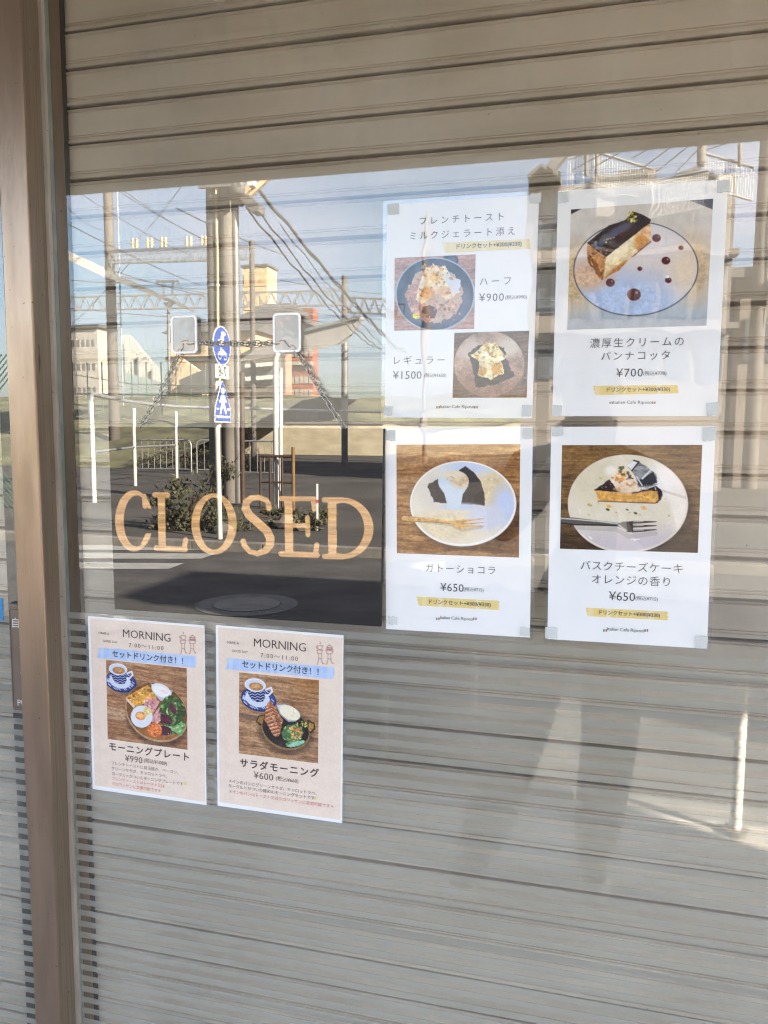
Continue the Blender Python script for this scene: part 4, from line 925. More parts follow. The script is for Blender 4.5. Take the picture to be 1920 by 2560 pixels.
ym = a.y-4; b = MB(); b.add([(a.x-.6,a.y+.6,a.z),(c.x+1.5,a.y+.6,a.z),(c.x+.2,ym,a.z+2.1),(a.x+.6,ym,a.z+2.1),(a.x-.6,a.y-8.6,a.z),(c.x+1.5,a.y-8.6,a.z)], [(0,1,2,3),(3,2,5,4),(0,3,4),(1,5,2),(0,4,5,1)]); b.build('roof', MT['roof'], t)
t, a, c = block('house', 'low beige house with a dark roof left of the thick utility pole', 424, 636, 834, 66, 8, MT['facade_beige'], 2)
b = MB(); b.add([(a.x-.5,a.y+.7,a.z),(c.x+.5,a.y+.7,a.z),(c.x+.5,a.y-4,a.z+1.6),(a.x-.5,a.y-4,a.z+1.6),(a.x-.5,a.y-8.5,a.z),(c.x+.5,a.y-8.5,a.z)], [(0,1,2,3),(3,2,5,4),(0,3,4),(1,5,2),(0,4,5,1)]); b.build('roof', MT['roof'], t)
MB().box((a.x, a.y+.003, a.z-2.6), (c.x, a.y+.9, a.z-2.2)).build('lower_roof', MT['roof'], t)
# grey shed with a long sloping roof, cream gable
pts = vt([(428,943,44),(449,893,44),(496,926,44),(470,944,44)])
t = thing('shed', Vector((pts[0].x,pts[0].y,3)), 'grey shed with a long sloping roof and a cream gable', 'shed', 'buildings beyond the railway')
MB().prism([Vector((pts[0].x,pts[0].y,3)), pts[0], pts[1], pts[2], Vector((pts[2].x,pts[2].y,3))], (0,-.4,0)).build('gable', MT['facade_beige'], t)
q = vt([(447,950,43),(640,868,43),(700,858,43),(700,985,43),(455,985,43)]); MB().prism(q, (0,-.9,.1)).build('roof', MT['roof'], t)
q = vt([(612,905,42),(692,872,42),(692,992,42),(612,992,42)]); MB().prism(q, (0,-.6,0)).build('wall', MT['concrete'], t)
for yy in (915, 948): MB().bar(V(614,yy,41.7), V(692,yy-6,41.7), .22).build('gutter', MT['paintw'], t)
# swept canopy roof on curved white pipe
q = vt([(592,905,30),(640,872,30),(755,828,30),(830,808,30),(898,791,30),(905,799,30),(862,858,30),(745,882,30)])
t = thing('swept_roof', V(745,882,30), 'upswept grey canopy roof with a pale scalloped edge', 'roof')
MB().prism(q, (0,-.25,.05)).build('sheet', mat('pale_canopy_sheet', (.30,.28,.255), .8, 0, .1, 1.5), t)
b = MB()
for i in range(26): 
    k = i/25; p_ = V(755+k*145, 827-k*36, 29.9); b.box((p_.x-.035,p_.y-.05,p_.z-.07),(p_.x+.035,p_.y+.05,p_.z+.05))
b.build('edge', MT['galv'], t)
MB().tube([Vector((V(862,856,30.2).x,V(862,856,30.2).y,0)), V(862,856,30.2)], .14, 8).build('post', MT['galv_dark'], t)
# pale panel fence stepping down the bank
q = vt([(306,836,38),(324,838,38),(402,930,38),(402,956,38),(306,930,38)])
t = thing('panel_fence', q[0], 'white slatted fence stepping down the grassy bank', 'fence')
b = MB()
for i in range(22):
    k = i/22; x0_ = 306+96*k; top = 838 if x0_ < 324 else 838+(x0_-324)*1.18; a = V(x0_, top, 38); c = V(x0_+3.1, top+2, 38); d = V(x0_, 930+26*k, 38)
    b.box((a.x, a.y-.05, d.z), (c.x, a.y, a.z))
b.build('panel', MT['paintw'], t)
for x in (310,345,380): 
    p_ = V(x, 860+(x-310)*.9, 37.9); MB().bar(p_, Vector((p_.x,p_.y,p_.z-2.2)), .08).build('post', MT['galv'], t)
# green wire fence along the bank
t = thing('wire_fence', V(250,985,34), 'thin green wire fence along the foot of the bank', 'fence')
b = MB()
for x in range(180, 560, 37): p_ = V(x, 905, 34); b.tube([p_, Vector((p_.x,p_.y,p_.z-2.6))], .035, 6)
b.tube([V(178,936,34), V(330,960,34), V(560,966,34)], .025, 5); b.tube([V(178,985,34), V(560,990,34)], .025, 5); b.build('post', MT['green_mesh'], t)
# green mesh fence far left, seen in the sliding door
t = thing('mesh_fence', V(10,1235,11), 'green diamond mesh fence seen in the sliding door glass', 'fence')
a = V(-190,880,11); c = V(190,880,11); z0_ = 0; z1_ = V(10,885,11).z; b = MB(); x = a.x-z1_
while x+z1_ < V(66,880,11).x:
    b.bar((x,a.y,z0_), (x+z1_,a.y,z1_), .018); b.bar((x,a.y-.02,z1_), (x+z1_,a.y-.02,z0_), .018); x += .11
b.build('mesh', MT['green_mesh'], t)
b = MB()
for x in (-120,-20,64): p_ = V(x,880,11); b.tube([(p_.x,p_.y+.05,-.05),(p_.x,p_.y+.05,z1_)], .04, 8)
b.build('post', MT['green_mesh'], t)

# --- thick utility pole with conduits, box and bracing
foot = Vector((-5.35,-13.4,-.1))
t = thing('utility_pole', foot, 'thick concrete utility pole with strapped conduits, white cable and cable box', 'utility pole')
xq = lambda px, z: Vector((V(px,900,13.4).x, -13.4, z))
MB().tube([xq(541,-.1), xq(541,8.5)], [.165,.15], 20).build('pole', MT['concrete_pole'], t)
MB().tube([xq(574,-.1)+Vector((0,.02,0)), xq(574,6.6)+Vector((0,.02,0))], .13, 16).build('conduit', MT['concrete'], t)
MB().tube([xq(592,-.1), xq(592,6.4)], .075, 12).build('conduit', MT['galv_dark'], t)
MB().tube([xq(604,-.1), xq(604,2.6)], .05, 12).build('conduit', MT['brownpipe'], t)
MB().tube([xq(557,z)+Vector((.01*math.sin(z*3),.18,0)) for z in np.linspace(1.5,6.2,24)], .02, 6).build('cable', MT['facade_beige'], t)
for z in (2.9,4.1,5.3): MB().tube([xq(574,z)+Vector((0,.02,0)), xq(574,z+.05)+Vector((0,.02,0))], .128, 16).build('band', MT['galv'], t)
for z in (3.05,4.25,5.45): MB().tube([xq(541,z), xq(541,z+.06)], .165, 18).build('band', MT['galv'], t)
for px0_, px1_, py_, d_ in ((516,622,452,.0),(512,616,476,.25)):
    b = MB(); b.bar(V(px0_,py_,13.15)+Vector((0,d_,0)), V(px1_,py_-5,13.15)+Vector((0,d_,0)), .07)
    if not d_:
        for px_ in (520,552,610): b.tube([V(px_,452,13.15), V(px_,436,13.15)], [.05,.035], 8)
    b.build('crossarm', MT['galv_dark'], t)
b = MB(); b.tube([V(592,488,13.0), V(592,484,13.0), V(592,440,13.0), V(592,436,13.0)], [.10,.15,.15,.08], 14); b.build('drum', MT['galv_dark'], t)
q = vt([(596,492,13.2),(620,486,13.2),(645,508,13.2),(644,527,13.2),(626,529,13.2)]); MB().prism(q, (0,-.35,0)).build('cable_box', MT['galv_dark'], t)
b = MB(); b.bar(V(598,512,13.3), V(690,425,13.3), .09); b.bar(V(600,505,13.5), V(648,425,13.5), .09); b.build('brace', MT['facade_beige'], t)
for k, (x0_, y0_, x1_, y1_) in enumerate(((612,436,628,462),(566,440,586,470))): MB().prism(vt([(x0_,y0_,13.1),(x1_,y0_-4,13.1),(x1_+4,y1_,13.1),(x0_+8,y1_+3,13.1)]), (0,-.2,0)).build('insulator_block', MT['paintw'], t)
# cables from the pole away along the line
t = thing('overhead_cable', V(615,515,13.4), 'bundle of sagging black overhead cables running from the thick utility pole', 'cable')
b = MB()
for (x0_, y0_, x1_, y1_, sg_, r) in ((616,518,934,868,.10,.022),(645,524,975,888,.12,.02),(648,476,1000,875,.05,.035),(652,482,1010,890,.06,.02),(700,560,1010,905,.1,.012)):
    a = V(x0_,y0_,13.4); c = V(x1_,y1_,38); pts = [a+(c-a)*(i/24)-Vector((0,0,4*sg_*(i/24)*(1-i/24)*3+.04*math.sin(i*2.1))) for i in range(25)]; b.tube(pts, r, 5)
b.build('strand', MT['wire'], t)
t = thing('railway_wire', V(300,560,30), 'thin railway contact and feeder wires strung between the gantries', 'cable')
b = MB()
for q in (((170,395,16),(520,602,30)),((210,405,16),(510,600,30)),((180,470,18),(480,640,30)),((170,560,22),(500,712,45)),((170,640,28),(560,752,45)),((475,435,18),(338,602,30)),((338,640,30),(180,810,42)),((440,520,22),(720,640,45)),((300,690,45),(900,800,60)),((170,700,45),(900,740,62)),((600,760,45),(960,832,60)),((700,700,45),(960,735,60)),((170,770,45),(720,810,60)),((170,520,18),(258,575,25))):
    a, c = V(*q[0]), V(*q[1]); b.tube([a+(c-a)*(i/10)-Vector((0,0,.5*(i/10)*(1-i/10))) for i in range(11)], .012 if q[1][2] < 40 else .022, 4)
b.build('strand', MT['wire'], t)
# blurry pole with crossarms behind the french toast poster
f, q = upright(1064, 34, 520, 0); t = thing('utility_pole', f, 'slim utility pole with three crossarms', 'utility pole'); MB().tube([f, q], [.19,.15], 14).build('pole', MT['facade'], t)
for y in (560,590,640):
    b = MB(); a = V(1040,y,34); c = V(1090,y-4,34); b.bar(a, c, .1)
    for k in (0,.3,.7,1): b.tube([a+(c-a)*k+Vector((0,0,.05)), a+(c-a)*k+Vector((0,0,.3))], .05, 6)
    b.build('crossarm', MT['galv_dark'], t)

# --- road signs on a white post
foot = Vector((-4.71,-8.46,0.0))
t = thing('road_sign', foot, 'white signpost with a round blue sign, hours plate and blue pedestrian crossing sign', 'road sign')
MB().tube([foot, foot+Vector((-.03,.0,2.62))], .034, 12).build('post', MT['paintw'], t)
def face(cz, pts, x=.05): return [Vector((foot.x+x, foot.y+a, cz+b_)) for a, b_ in pts]      # the signs face along the road (+x)
def circ(r, n=36): return [(r*math.cos(2*math.pi*k/n), r*math.sin(2*math.pi*k/n)) for k in range(n)]
TH = Vector((.008,0,0)); th2 = Vector((.0015,0,0))
cz = 1.45+(1070-866)/FPX*10.55; rr = 47.5/FPX*10.55
MB().prism(face(cz, circ(rr)), TH).build('round_sign', MT['paintw'], t); MB().prism(face(cz, circ(rr*.94), .0585), th2).build('round_sign_face', MT['sign_blue'], t)
b = MB(); X_ = .0605
b.prism(face(cz, [(a*.30*rr-.30*rr*0-.04, b_*.12*rr+.62*rr) for a, b_ in circ(.9)], X_), th2)
def fig(pts): b.prism(face(cz, [(a*rr, c_*rr) for a, c_ in pts], X_), th2)
fig([(-.20,.50),(.14,.50),(.20,.05),(.08,.05),(.06,-.02),(-.04,-.02),(-.08,.05),(-.24,.08)]); fig([(.26,.30),(.42,.30),(.44,-.02),(.25,-.02)])
for a0 in (-.34,.28):
    o_ = circ(.20*rr, 20); i_ = circ(.15*rr, 20); o_ = [(a+a0*rr, c_-.50*rr) for a, c_ in o_]; i_ = [(a+a0*rr, c_-.50*rr) for a, c_ in i_]
    vs = face(cz, o_+i_, X_+.0015); b.add(vs, [(k,(k+1)%20,20+(k+1)%20,20+k) for k in range(20)])
for p0_, p1_ in (((-.34,-.5),(-.12,-.22)),((-.12,-.22),(.18,-.22)),((.18,-.22),(.28,-.5)),((-.12,-.22),(0,-.5)),((0,-.5),(.18,-.22)),((.18,-.22),(.14,-.10))): 
    b.bar(face(cz,[(p0_[0]*rr,p0_[1]*rr)],X_)[0], face(cz,[(p1_[0]*rr,p1_[1]*rr)],X_)[0], .018)
b.build('symbol', MT['paintw'], t)
cz2 = 1.45+(1072-930)/FPX*10.55; MB().prism(face(cz2, [(.19,-.088),(.19,.088),(-.19,.088),(-.19,-.088)]), TH).build('hours_plate', MT['paintw'], t)
b = MB(); co, fs = textmesh('7-8', 1.0, .02); co = co*.19; co -= (co.max(0)+co.min(0))/2
b.add([(foot.x+.0596, foot.y+x, cz2+z) for x, z in co], fs); b.build('lettering', MT['ink'], t)
cz3 = 1.45+(1074-1004)/FPX*10.55; hh = 51/FPX*10.55
pent = [(.235,-hh),(.235,-hh*.25),(.0,hh),(-.235,-hh*.25),(-.235,-hh)]
pent = [(.24,-hh),(.225,-hh*.3),(.02,hh*.97),(-.02,hh*.97),(-.225,-hh*.3),(-.24,-hh)]
MB().prism(face(cz3, pent), TH).build('crossing_sign', MT['paintw'], t); MB().prism(face(cz3, [(a*.93, c_*.95) for a, c_ in pent], .0585), th2).build('crossing_sign_face', MT['sign_blue'], t)
b = MB()
def fg(pts): b.prism(face(cz3, pts, .0605), th2)
fg([(a*.05, c_*.045+.135) for a, c_ in circ(1, 14)]); fg([(.045,.085),(.05,-.03),(.10,-.16),(.06,-.17),(.0,-.06),(-.07,-.17),(-.11,-.15),(-.05,-.03),(-.045,.085)])
fg([(.045,.085),(.11,-.01),(.09,-.03),(.03,.05)]); fg([(-.045,.085),(-.11,-.0),(-.09,-.02),(-.03,.05)])
fg([(-.19,-.215),(.19,-.215),(.19,-.185),(-.19,-.185)]); fg([(-.19,-.085),(-.12,-.085),(-.12,-.115),(-.19,-.115)]); fg([(.19,-.085),(.12,-.085),(.12,-.115),(.19,-.115)])
b.build('symbol', MT['paintw'], t)

# --- white pipe frame, steel barriers, white poles, marker post, bush
F0, F1, F2 = Vector((-9.5,-12.6,0)), Vector((-11.3,-17,0)), Vector((-12.0,-20.4,0))
t = thing('tall_pipe_rail', F0, 'tall white pipe rail running back beside the railway approach', 'rail')
ht = 2.15
for p_ in (F0, F1, F2): MB().tube([p_, p_+Vector((0,0,ht-.15))], .045, 10).build('post', MT['paintw'], t)
b = MB(); b.tube([F0+Vector((0,0,ht-.16)), F0+Vector((-.02,-.04,ht-.05)), F0+Vector((-.08,-.18,ht)), F1+Vector((0,0,ht)), F2+Vector((0,0,ht)), F2+Vector((6,-9,ht))], .045, 10); b.tube([F0+Vector((0,0,1.0)), F1+Vector((0,0,1.0)), F2+Vector((0,0,1.0))], .03, 8); b.build('rail', MT['galv'], t)
def barrier(a, c, label):
    a, c = Vector(a), Vector(c); t = thing('crowd_barrier', (a+c)/2, label, 'barrier', 'steel hoop barriers in front of the bank'); d = (c-a).normalized(); L_ = (c-a).length; h = 1.12
    b = MB(); b.tube([a, a+Vector((0,0,h-.15)), a+Vector((0,0,h-.05))+d*.04, a+Vector((0,0,h))+d*.14, c+Vector((0,0,h))-d*.14, c+Vector((0,0,h-.05))-d*.04, c+Vector((0,0,h-.15)), c], .028, 8); b.tube([a+Vector((0,0,.15)), c+Vector((0,0,.15))], .02, 6); b.build('hoop', MT['galv'], t)
    n_ = int(L_/.22); b = MB()
    for i in range(1, n_): p_ = a+d*(L_*i/n_); b.tube([p_+Vector((0,0,.15)), p_+Vector((0,0,h))], .012, 5)
    b.build('bar', MT['galv'], t)
yb = -22.6
def bx(px): return V(px,1100,22.6).x
barrier((bx(340),yb,0), (bx(478),yb,0), 'steel hoop barrier left of the signpost, longest of the row'); barrier((bx(492),yb,0), (bx(545),yb-.1,0), 'steel hoop barrier between the signpost and the thick pole'); barrier((bx(622),yb+1,0), (bx(728),yb+1,0), 'steel hoop barrier right of the thick utility pole')
t = thing('pipe_fence', V(655,1265,12.6), 'low rusty pipe fence with a yellow end post beside the white lamp poles', 'fence')
b = MB()
for px in (652,676,706): p_ = V(px,1150,12.4); b.tube([(p_.x,p_.y,0),(p_.x,p_.y,.98)], .025, 7)
p_ = V(652,1150,12.4); q_ = V(734,1150,12.4); b.tube([(p_.x,p_.y,.98),(q_.x,q_.y,.98)], .028, 7); b.tube([(p_.x,p_.y,.5),(q_.x,q_.y,.5)], .02, 7); b.build('rail', MT['brownpipe'], t)
MB().tube([(q_.x,q_.y,0),(q_.x,q_.y,1.15)], .035, 8).build('end_post', MT['yellow'], t)
p_ = Vector((-5.55,-12.5,0)); top = V(699,900,12.5).z
t = thing('lamp_pole', p_, 'white pole bending over to the right at its top', 'pole')
MB().tube([p_, p_+Vector((0,0,top)), p_+Vector((.05,0,top+.16)), p_+Vector((.18,0,top+.30)), p_+Vector((.42,0,top+.38))], .05, 12).build('pole', MT['paintw'], t)
p_ = Vector((-7.1,-16.6,0)); t = thing('gate_pole', p_, 'straight white pole just behind the bent one', 'pole'); MB().tube([p_, (p_.x,p_.y,V(709,925,16.6).z)], .05, 12).build('pole', MT['paintw'], t)
b = MB(); b.tube([(p_.x,p_.y,V(709,925,16.6).z-.02),(p_.x,p_.y,V(709,925,16.6).z+.05)], .065, 12); b.build('cap', MT['galv'], t)
p_ = Vector((-3.78,-9.72,0)); t = thing('marker_post', p_, 'short white marker post with a red band', 'post')
MB().tube([p_, p_+Vector((0,0,.40))], .022, 10).build('post', MT['paintw'], t); MB().tube([p_+Vector((0,0,.401)), p_+Vector((0,0,.45))], .023, 10).build('band', MT['red_band'], t); MB().tube([p_+Vector((0,0,.451)), p_+Vector((0,0,.68))], .022, 10).build('tip', MT['paintw'], t)
def bush(c, rx, ry, rz, n, label, seed, m1='leaf', m2='leaf2'):
    r = random.Random(seed); t = thing('bush', c, label, 'bush'); b = MB(); cl = [(Vector((r.gauss(0,.42)*rx, r.gauss(0,.42)*ry, abs(r.gauss(.35,.35))*rz)), r.uniform(.16,.32)) for _ in range(16)]
    for i in range(n):
        q_, s_ = cl[r.randrange(len(cl))]; p_ = c+q_+Vector((r.gauss(0,s_)*rx*.6, r.gauss(0,s_)*ry*.6, r.gauss(0,s_)*rz*.7)); p_.z = max(p_.z, .02)
        d = Vector((r.gauss(0,1), r.gauss(0,1), r.uniform(.2,1.6))).normalized()*r.uniform(.05,.13); s2 = d.cross(Vector((r.gauss(0,1), r.gauss(0,1), .3))).normalized()*r.uniform(.010,.03)
        b.add([p_-s2, p_+s2, p_+d], [(0,1,2)], 0 if r.random() < .6 else 1)
    b.build('foliage', [MT[m1], MT[m2]], t)
    b = MB()
    for i in range(9): b.tube([c+Vector((r.gauss(0,.1),r.gauss(0,.1),0)), c+Vector((r.gauss(0,.4)*rx,r.gauss(0,.4)*ry,rz*.8))], .008, 5)
    b.build('stem', MT['brownpipe'], t)
bush(Vector((-5.6,-9.2,0)), .85, .5, .62, 2400, 'dark green grassy bush at the kerb left of the signpost', 4)
bush(Vector((-4.2,-10.0,0)), .5, .4, .25, 1500, 'low dry weeds around the marker post', 6)
bush(Vector((-13.4,-25.2,0)), 2.6, .8, .8, 5000, 'dry brown undergrowth behind the hoop barriers', 8, 'leaf2', 'leaf')
for i, (px, py, Y, s_) in enumerate(((560,1345,9.0,.12),(720,1330,9.8,.18),(760,1335,9.6,.09))):
    c = V(px,py,Y); c.z = 0; r = random.Random(i+40); t = thing('stone', c, ('grey stone beside the foot of the signpost','broad pale stone between bush and marker post','small stone beside the marker post')[i], 'stone')
    bm = bmesh.new(); bmesh.ops.create_icosphere(bm, subdivisions=2, radius=s_)
    for v in bm.verts: v.co.x *= 1.3+r.uniform(-.1,.1); v.co.z = v.co.z*.7+s_*.45; v.co += Vector((r.uniform(-1,1), r.uniform(-1,1), r.uniform(-1,1)))*s_*.12
    me = bpy.data.meshes.new('stone'); bm.to_mesh(me); bm.free(); me.materials.append(MT['concrete']); o = bpy.data.objects.new('boulder', me); COL.objects.link(o); o.parent = t
# bollards on the shop side kerb
for p_, h, lab in ((Vector((.57,-1.85,0)),.60,'tall white bollard at the kerb behind the photographer'),(Vector((-.56,-3.11,ROAD)),.36,'short white road post, right one of the two'),(Vector((-.88,-2.36,ROAD)),.36,'short white road post, left one of the two')):
    t = thing('bollard', p_, lab, 'bollard', 'white posts along the kerb'); MB().tube([p_, p_+Vector((0,0,h-.02)), p_+Vector((0,0,h))], [.020,.020,.012], 14).build('post', MT['paintw'], t); MB().tube([p_, p_+Vector((0,0,.02))], .045, 14).build('base', MT['concrete'], t)

# --- tall buildings on the right
def railing(t, pts, Y, h, n):
    b = MB()
    for (x0_, y0_), (x1_, y1_) in zip(pts, pts[1:]):
        a, c = V(x0_,y0_,Y), V(x1_,y1_,Y); b.tube([a, c], .035, 6); k_ = max(3, int(n*(x1_-x0_)/100))
        for i in range(k_+1): p_ = a+(c-a)*(i/k_); b.tube([p_, p_-Vector((0,0,h))], .010, 5)
        b.tube([a-Vector((0,0,h)), c-Vector((0,0,h))], .03, 6)
    b.build('railing', MT['galv'], t)
YB = 20
t, a, c = block('apartment_building', 'brown apartment block with roof terraces and white railings across the street', 1322, 1840, 470, YB, 8, MT['facade'], 0, group=None)
for i, (px0, px1, y0_, y1_, m_) in enumerate(((1322,1400,432,470,'facade'),(1480,1545,440,540,'facade_white'),(1545,1640,428,470,'facade'),(1640,1770,452,470,'facade'))):
    A, B = V(px0,y0_,YB-.5), V(px1,y1_,YB-.5); MB().box((A.x,A.y-4,B.z),(B.x,A.y+.01*i,A.z)).build('terrace', MT[m_], t)
q = vt([(1318,436,YB-1),(1352,408,YB-1),(1400,440,YB-1),(1400,446,YB-1),(1352,416,YB-1),(1322,444,YB-1)]); MB().prism(q, (0,-5,0)).build('roof', MT['roof'], t)
q = vt([(1640,455,YB-1),(1740,415,YB-1),(1800,440,YB-1),(1800,448,YB-1),(1740,425,YB-1),(1640,463,YB-1)]); MB().prism(q, (0,-5,0)).build('roof', MT['roof'], t)
railing(t, [(1420,398),(1480,376),(1635,424)], YB-.6, .75, 16); railing(t, [(1765,384),(1885,418)], YB-.6, .75, 16); railing(t, [(1632,452),(1770,425)], YB-1.2, .9, 18)
b = MB()
for px, y0_, y1_ in ((1466,362,440),(1492,360,440),(1850,360,415)): b.tube([V(px,y0_,YB-.7), V(px,y1_,YB-.7)], .05, 8)
b.build('mast', MT['concrete'], t)
MB().bar(V(1375,425,YB-2), V(1440,345,YB-2), .34, .2).build('stair_beam', MT['galv_dark'], t)
p_ = V(1755,360,YB-3); MB().tube([p_-Vector((0,0,.45)), p_-Vector((0,0,.4)), p_+Vector((0,0,.0)), p_+Vector((0,0,.1))], [.06,.09,.09,.03], 10).build('antenna', MT['concrete'], t)
for i in range(6):
    for j in range(3):
        A = V(1345+i*80, 560+j*165, YB); MB().box((A.x, A.y+.003, A.z-.6), (A.x+.55, A.y+.05, A.z+.6)).build('window', MT['window'], t)
for j in range(2):
    A, B = V(1325,655+j*170,YB), V(1838,655+j*170,YB); MB().box((A.x,A.y+.004,A.z-.14),(B.x,A.y+.5,A.z)).build('balcony', MT['facade'], t)
t, a, c = block('house', 'low dark house at the right end of the street', 1840, 2300, 700, 21.5, 8, MT['facade'], 0, group=None, win=(4,1,.8,1.1,MT['window']), roof=.4)
t = thing('roof_wire', V(1400,430,18), 'slack wires strung over the roof terraces on the right', 'cable')
b = MB()
for q in (((1600,425,18),(1740,320,14)),((1640,430,18),(1780,318,14)),((1690,430,18),(1800,318,14)),((1430,425,19),(1600,335,15)),((1480,420,19),(1640,330,15)),((1580,395,19),(1700,330,15)),((1765,375,19),(1900,330,15))): b.tube([V(*q[0]), V(*q[1])], .014, 4)
b.build('strand', MT['wire'], t)
foot = G(1872,1222); t = thing('utility_pole', foot, 'sunlit white utility pole with loose cables at the right end of the street', 'utility pole')
tp = V(1898,300,-foot.y); tp.x = foot.x+(tp.x-foot.x)*.15
MB().tube([foot, Vector((foot.x,foot.y,tp.z))], [.20,.17], 18).build('pole', MT['concrete_pole'], t)
b = MB()
for k in range(4): b.tube([Vector((foot.x+.16+.05*k+.05*math.sin(z*1.7+k), foot.y+.2, z)) for z in np.linspace(4.2+k*.3, tp.z, 16)], .018, 5)
b.build('cable', MT['paintw'], t); p_ = Vector((foot.x+.3,foot.y+.2,5.1)); MB().box((p_.x-.12,p_.y-.1,p_.z-.3),(p_.x+.12,p_.y+.1,p_.z+.2)).build('junction_box', MT['paintw'], t)

# ================================================================ THE PHOTOGRAPHER (seen only as a reflection)
def skin(name, verts, edges, radii, root, mats, parent, sub=2, matfn=None):
    me = bpy.data.meshes.new(name); off = Vector(parent.location) if parent else Vector()
    me.from_pydata([tuple(Vector(v)-off) for v in verts], edges, []); o = bpy.data.objects.new(name, me); COL.objects.link(o)
    s = o.modifiers.new('skin', 'SKIN'); s.use_smooth_shade = True; s.branch_smoothing = .6
    for i, r in enumerate(radii):
        sv = me.skin_vertices[0].data[i]; sv.radius = r if isinstance(r, tuple) else (r, r); sv.use_root = (i == root)
    u = o.modifiers.new('sub', 'SUBSURF'); u.levels = sub; u.render_levels = sub
    dg = bpy.context.evaluated_depsgraph_get(); dg.update(); nm = bpy.data.meshes.new_from_object(o.evaluated_get(dg)); nm.name = name
    bpy.data.objects.remove(o); o = bpy.data.objects.new(name, nm); COL.objects.link(o); nm.materials.clear()
    for m in mats: nm.materials.append(m)
    for p_ in nm.polygons:
        p_.use_smooth = True
        if matfn: p_.material_index = matfn(p_.center+off)
    if parent: o.parent = parent
    return o
per = thing('person', (-.10,-1.50,0), 'person in grey sweatshirt, dark trousers and white shoes holding up a phone', 'person')
vs = [(.0,-1.50,.90),(.01,-1.50,1.08),(.02,-1.51,1.24),(.02,-1.52,1.34),(.015,-1.51,1.43),(.01,-1.475,1.50),(0,-1.465,1.575),(0,-1.46,1.64),
 (-.095,-1.49,.83),(-.18,-1.42,.47),(-.29,-1.37,.12),(-.325,-1.30,.055),(-.34,-1.17,.04),
 (.095,-1.50,.83),(.11,-1.50,.47),(.075,-1.50,.12),(.06,-1.44,.055),(.07,-1.30,.04),
 (-.20,-1.52,1.35),(-.27,-1.47,1.12),(-.13,-1.24,1.27),(-.055,-1.165,1.40),
 (.15,-1.52,1.35),(.24,-1.47,1.12),(.12,-1.24,1.27),(.055,-1.165,1.40)]
es = [(0,1),(1,2),(2,3),(3,4),(4,5),(5,6),(6,7),(0,8),(8,9),(9,10),(10,11),(11,12),(0,13),(13,14),(14,15),(15,16),(16,17),(3,18),(18,19),(19,20),(20,21),(3,22),(22,23),(23,24),(24,25)]
rs = [(.16,.12),(.155,.115),(.17,.12),(.13,.10),.058,.075,.088,.07,.118,.10,.085,.05,.042,.118,.10,.085,.05,.042,.075,.06,.046,.026,.075,.06,.046,.026]
def body_mat(c): 
    if c.z > 1.455 and abs(c.x) < .13 and c.y < -1.3: return 0
    if c.z < .93: return 2
    if c.y > -1.215: return 0
    return 1
skin('body', vs, es, rs, 0, [MT['skin'], MT['cloth_top'], MT['cloth_leg']], per, 2, body_mat)
# hands: palm with four unequal bent fingers and a thumb, closed on the phone's edges
for s_ in (-1, 1):
    w_ = Vector((s_*.055,-1.165,1.40)); hv = [w_, w_+Vector((s_*.004,-.004,.035)), w_+Vector((s_*.004,.002,.075))]; he = [(0,1),(1,2)]; hr = [.022,(.030,.014),(.032,.014)]
    for k, L_ in enumerate((.062,.070,.066,.052)):
        bz = .080-k*.020; i0 = len(hv); o_ = w_+Vector((s_*.006,.016,bz)); hv += [o_, o_+Vector((s_*-.004,.014,.006)), o_+Vector((s_*-.018,.016,.008)), o_+Vector((s_*-(.018+L_*.35),.012,.008))]; he += [(2,i0),(i0,i0+1),(i0+1,i0+2),(i0+2,i0+3)]; hr += [.0095,.009,.0085,.007]
    i0 = len(hv); hv += [w_+Vector((s_*-.010,-.008,.030)), w_+Vector((s_*-.022,-.012,.055)), w_+Vector((s_*-.026,-.010,.082))]; he += [(1,i0),(i0,i0+1),(i0+1,i0+2)]; hr += [.012,.0105,.008]
    skin('hand', hv, he, hr, 0, [MT['skin']], per, 2)
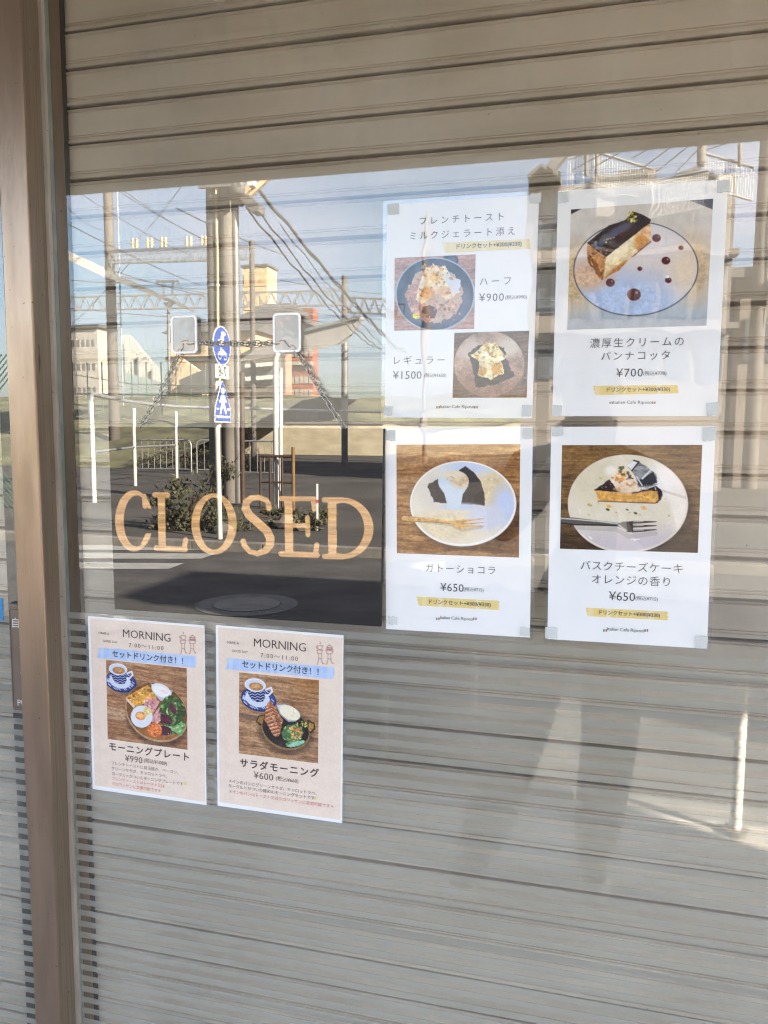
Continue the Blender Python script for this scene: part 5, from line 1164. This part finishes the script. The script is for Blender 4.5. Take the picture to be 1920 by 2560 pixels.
# face and hair
hd = Vector((0,-1.465,1.585)); b = MB()
b.tube([hd+Vector((0,.083,.018)), hd+Vector((0,.104,-.016)), hd+Vector((0,.090,-.026))], [.008,.014,.008], 8); b.build('nose', MT['skin'], per)
b = MB()
for s_ in (-1, 1): b.tube([hd+Vector((s_*.030,.074,.016)), hd+Vector((s_*.030,.084,.016))], [.013,.007], 10)
b.build('eye', MT['phone'], per)
b = MB(); b.tube([hd+Vector((-.022,.080,-.052)), hd+Vector((0,.090,-.054)), hd+Vector((.022,.080,-.052))], [.004,.006,.004], 8); b.build('mouth', MT['red_band'], per)
b = MB()
for s_ in (-1, 1): b.tube([hd+Vector((s_*.088,0,.02)), hd+Vector((s_*.100,-.008,.0)), hd+Vector((s_*.090,-.004,-.03))], [.010,.014,.008], 8)
b.build('ear', MT['skin'], per)
bm = bmesh.new(); bmesh.ops.create_icosphere(bm, subdivisions=4, radius=1)
for v in list(bm.verts):
    d = v.co.copy()
    if d.y > .30 and d.z < .52: bm.verts.remove(v); continue
    if d.z < -.45: bm.verts.remove(v); continue
    k = 1+.03*math.sin(d.x*23+d.y*17); v.co = Vector((d.x*.098*k, d.y*.112*k, d.z*.118*k))
me = bpy.data.meshes.new('hair'); bm.to_mesh(me); bm.free(); me.materials.append(MT['hair']); o = bpy.data.objects.new('hair', me); COL.objects.link(o); o.parent = per; o.location = hd+Vector((0,-.006,.030))-Vector(per.location)
for p_ in me.polygons: p_.use_smooth = True
# shoes
for (hx, hy, tx, ty) in ((-.322,-1.40,-.345,-1.13),(.06,-1.53,.075,-1.26)):
    h_ = Vector((hx,hy,0)); t_ = Vector((tx,ty,0)); d = (t_-h_).normalized(); n_ = Vector((-d.y,d.x,0)); L_ = (t_-h_).length; b = MB()
    st = ((0,.030,.075),(.12,.040,.085),(.35,.042,.090),(.55,.046,.070),(.78,.050,.052),(.93,.040,.042),(1.0,.020,.030)); ring = []
    for k, wd, hh_ in st:
        c_ = h_+d*(L_*k); ring.append([c_+n_*(wd*math.cos(a_))+Vector((0,0,max(.004, hh_*.5+hh_*.5*math.sin(a_)))) for a_ in [2*math.pi*i/12 for i in range(12)]])
    vs_ = [v for r_ in ring for v in r_]; b.add(vs_, [(i*12+k,i*12+(k+1)%12,(i+1)*12+(k+1)%12,(i+1)*12+k) for i in range(len(st)-1) for k in range(12)]+[tuple(range(12)), tuple(range(len(vs_)-12,len(vs_)))], 0, True)
    b.build('shoe', MT['shoe'], per)
ph = thing('phone', (0,-1.118,1.45), 'black phone held upright in both hands by the photographer', 'phone')
b = MB(); b.prism([(x, -1.122, z) for x, _, z in rrect(-.036,.036,1.375,1.475,.008,0)], (0,.008,0)); b.build('case', MT['phone'], ph, bevel=.001)
b = MB(); b.tube([(.018,-1.1139,1.462),(.018,-1.1125,1.462)], .006, 12); b.build('lens', MT['window'], ph)
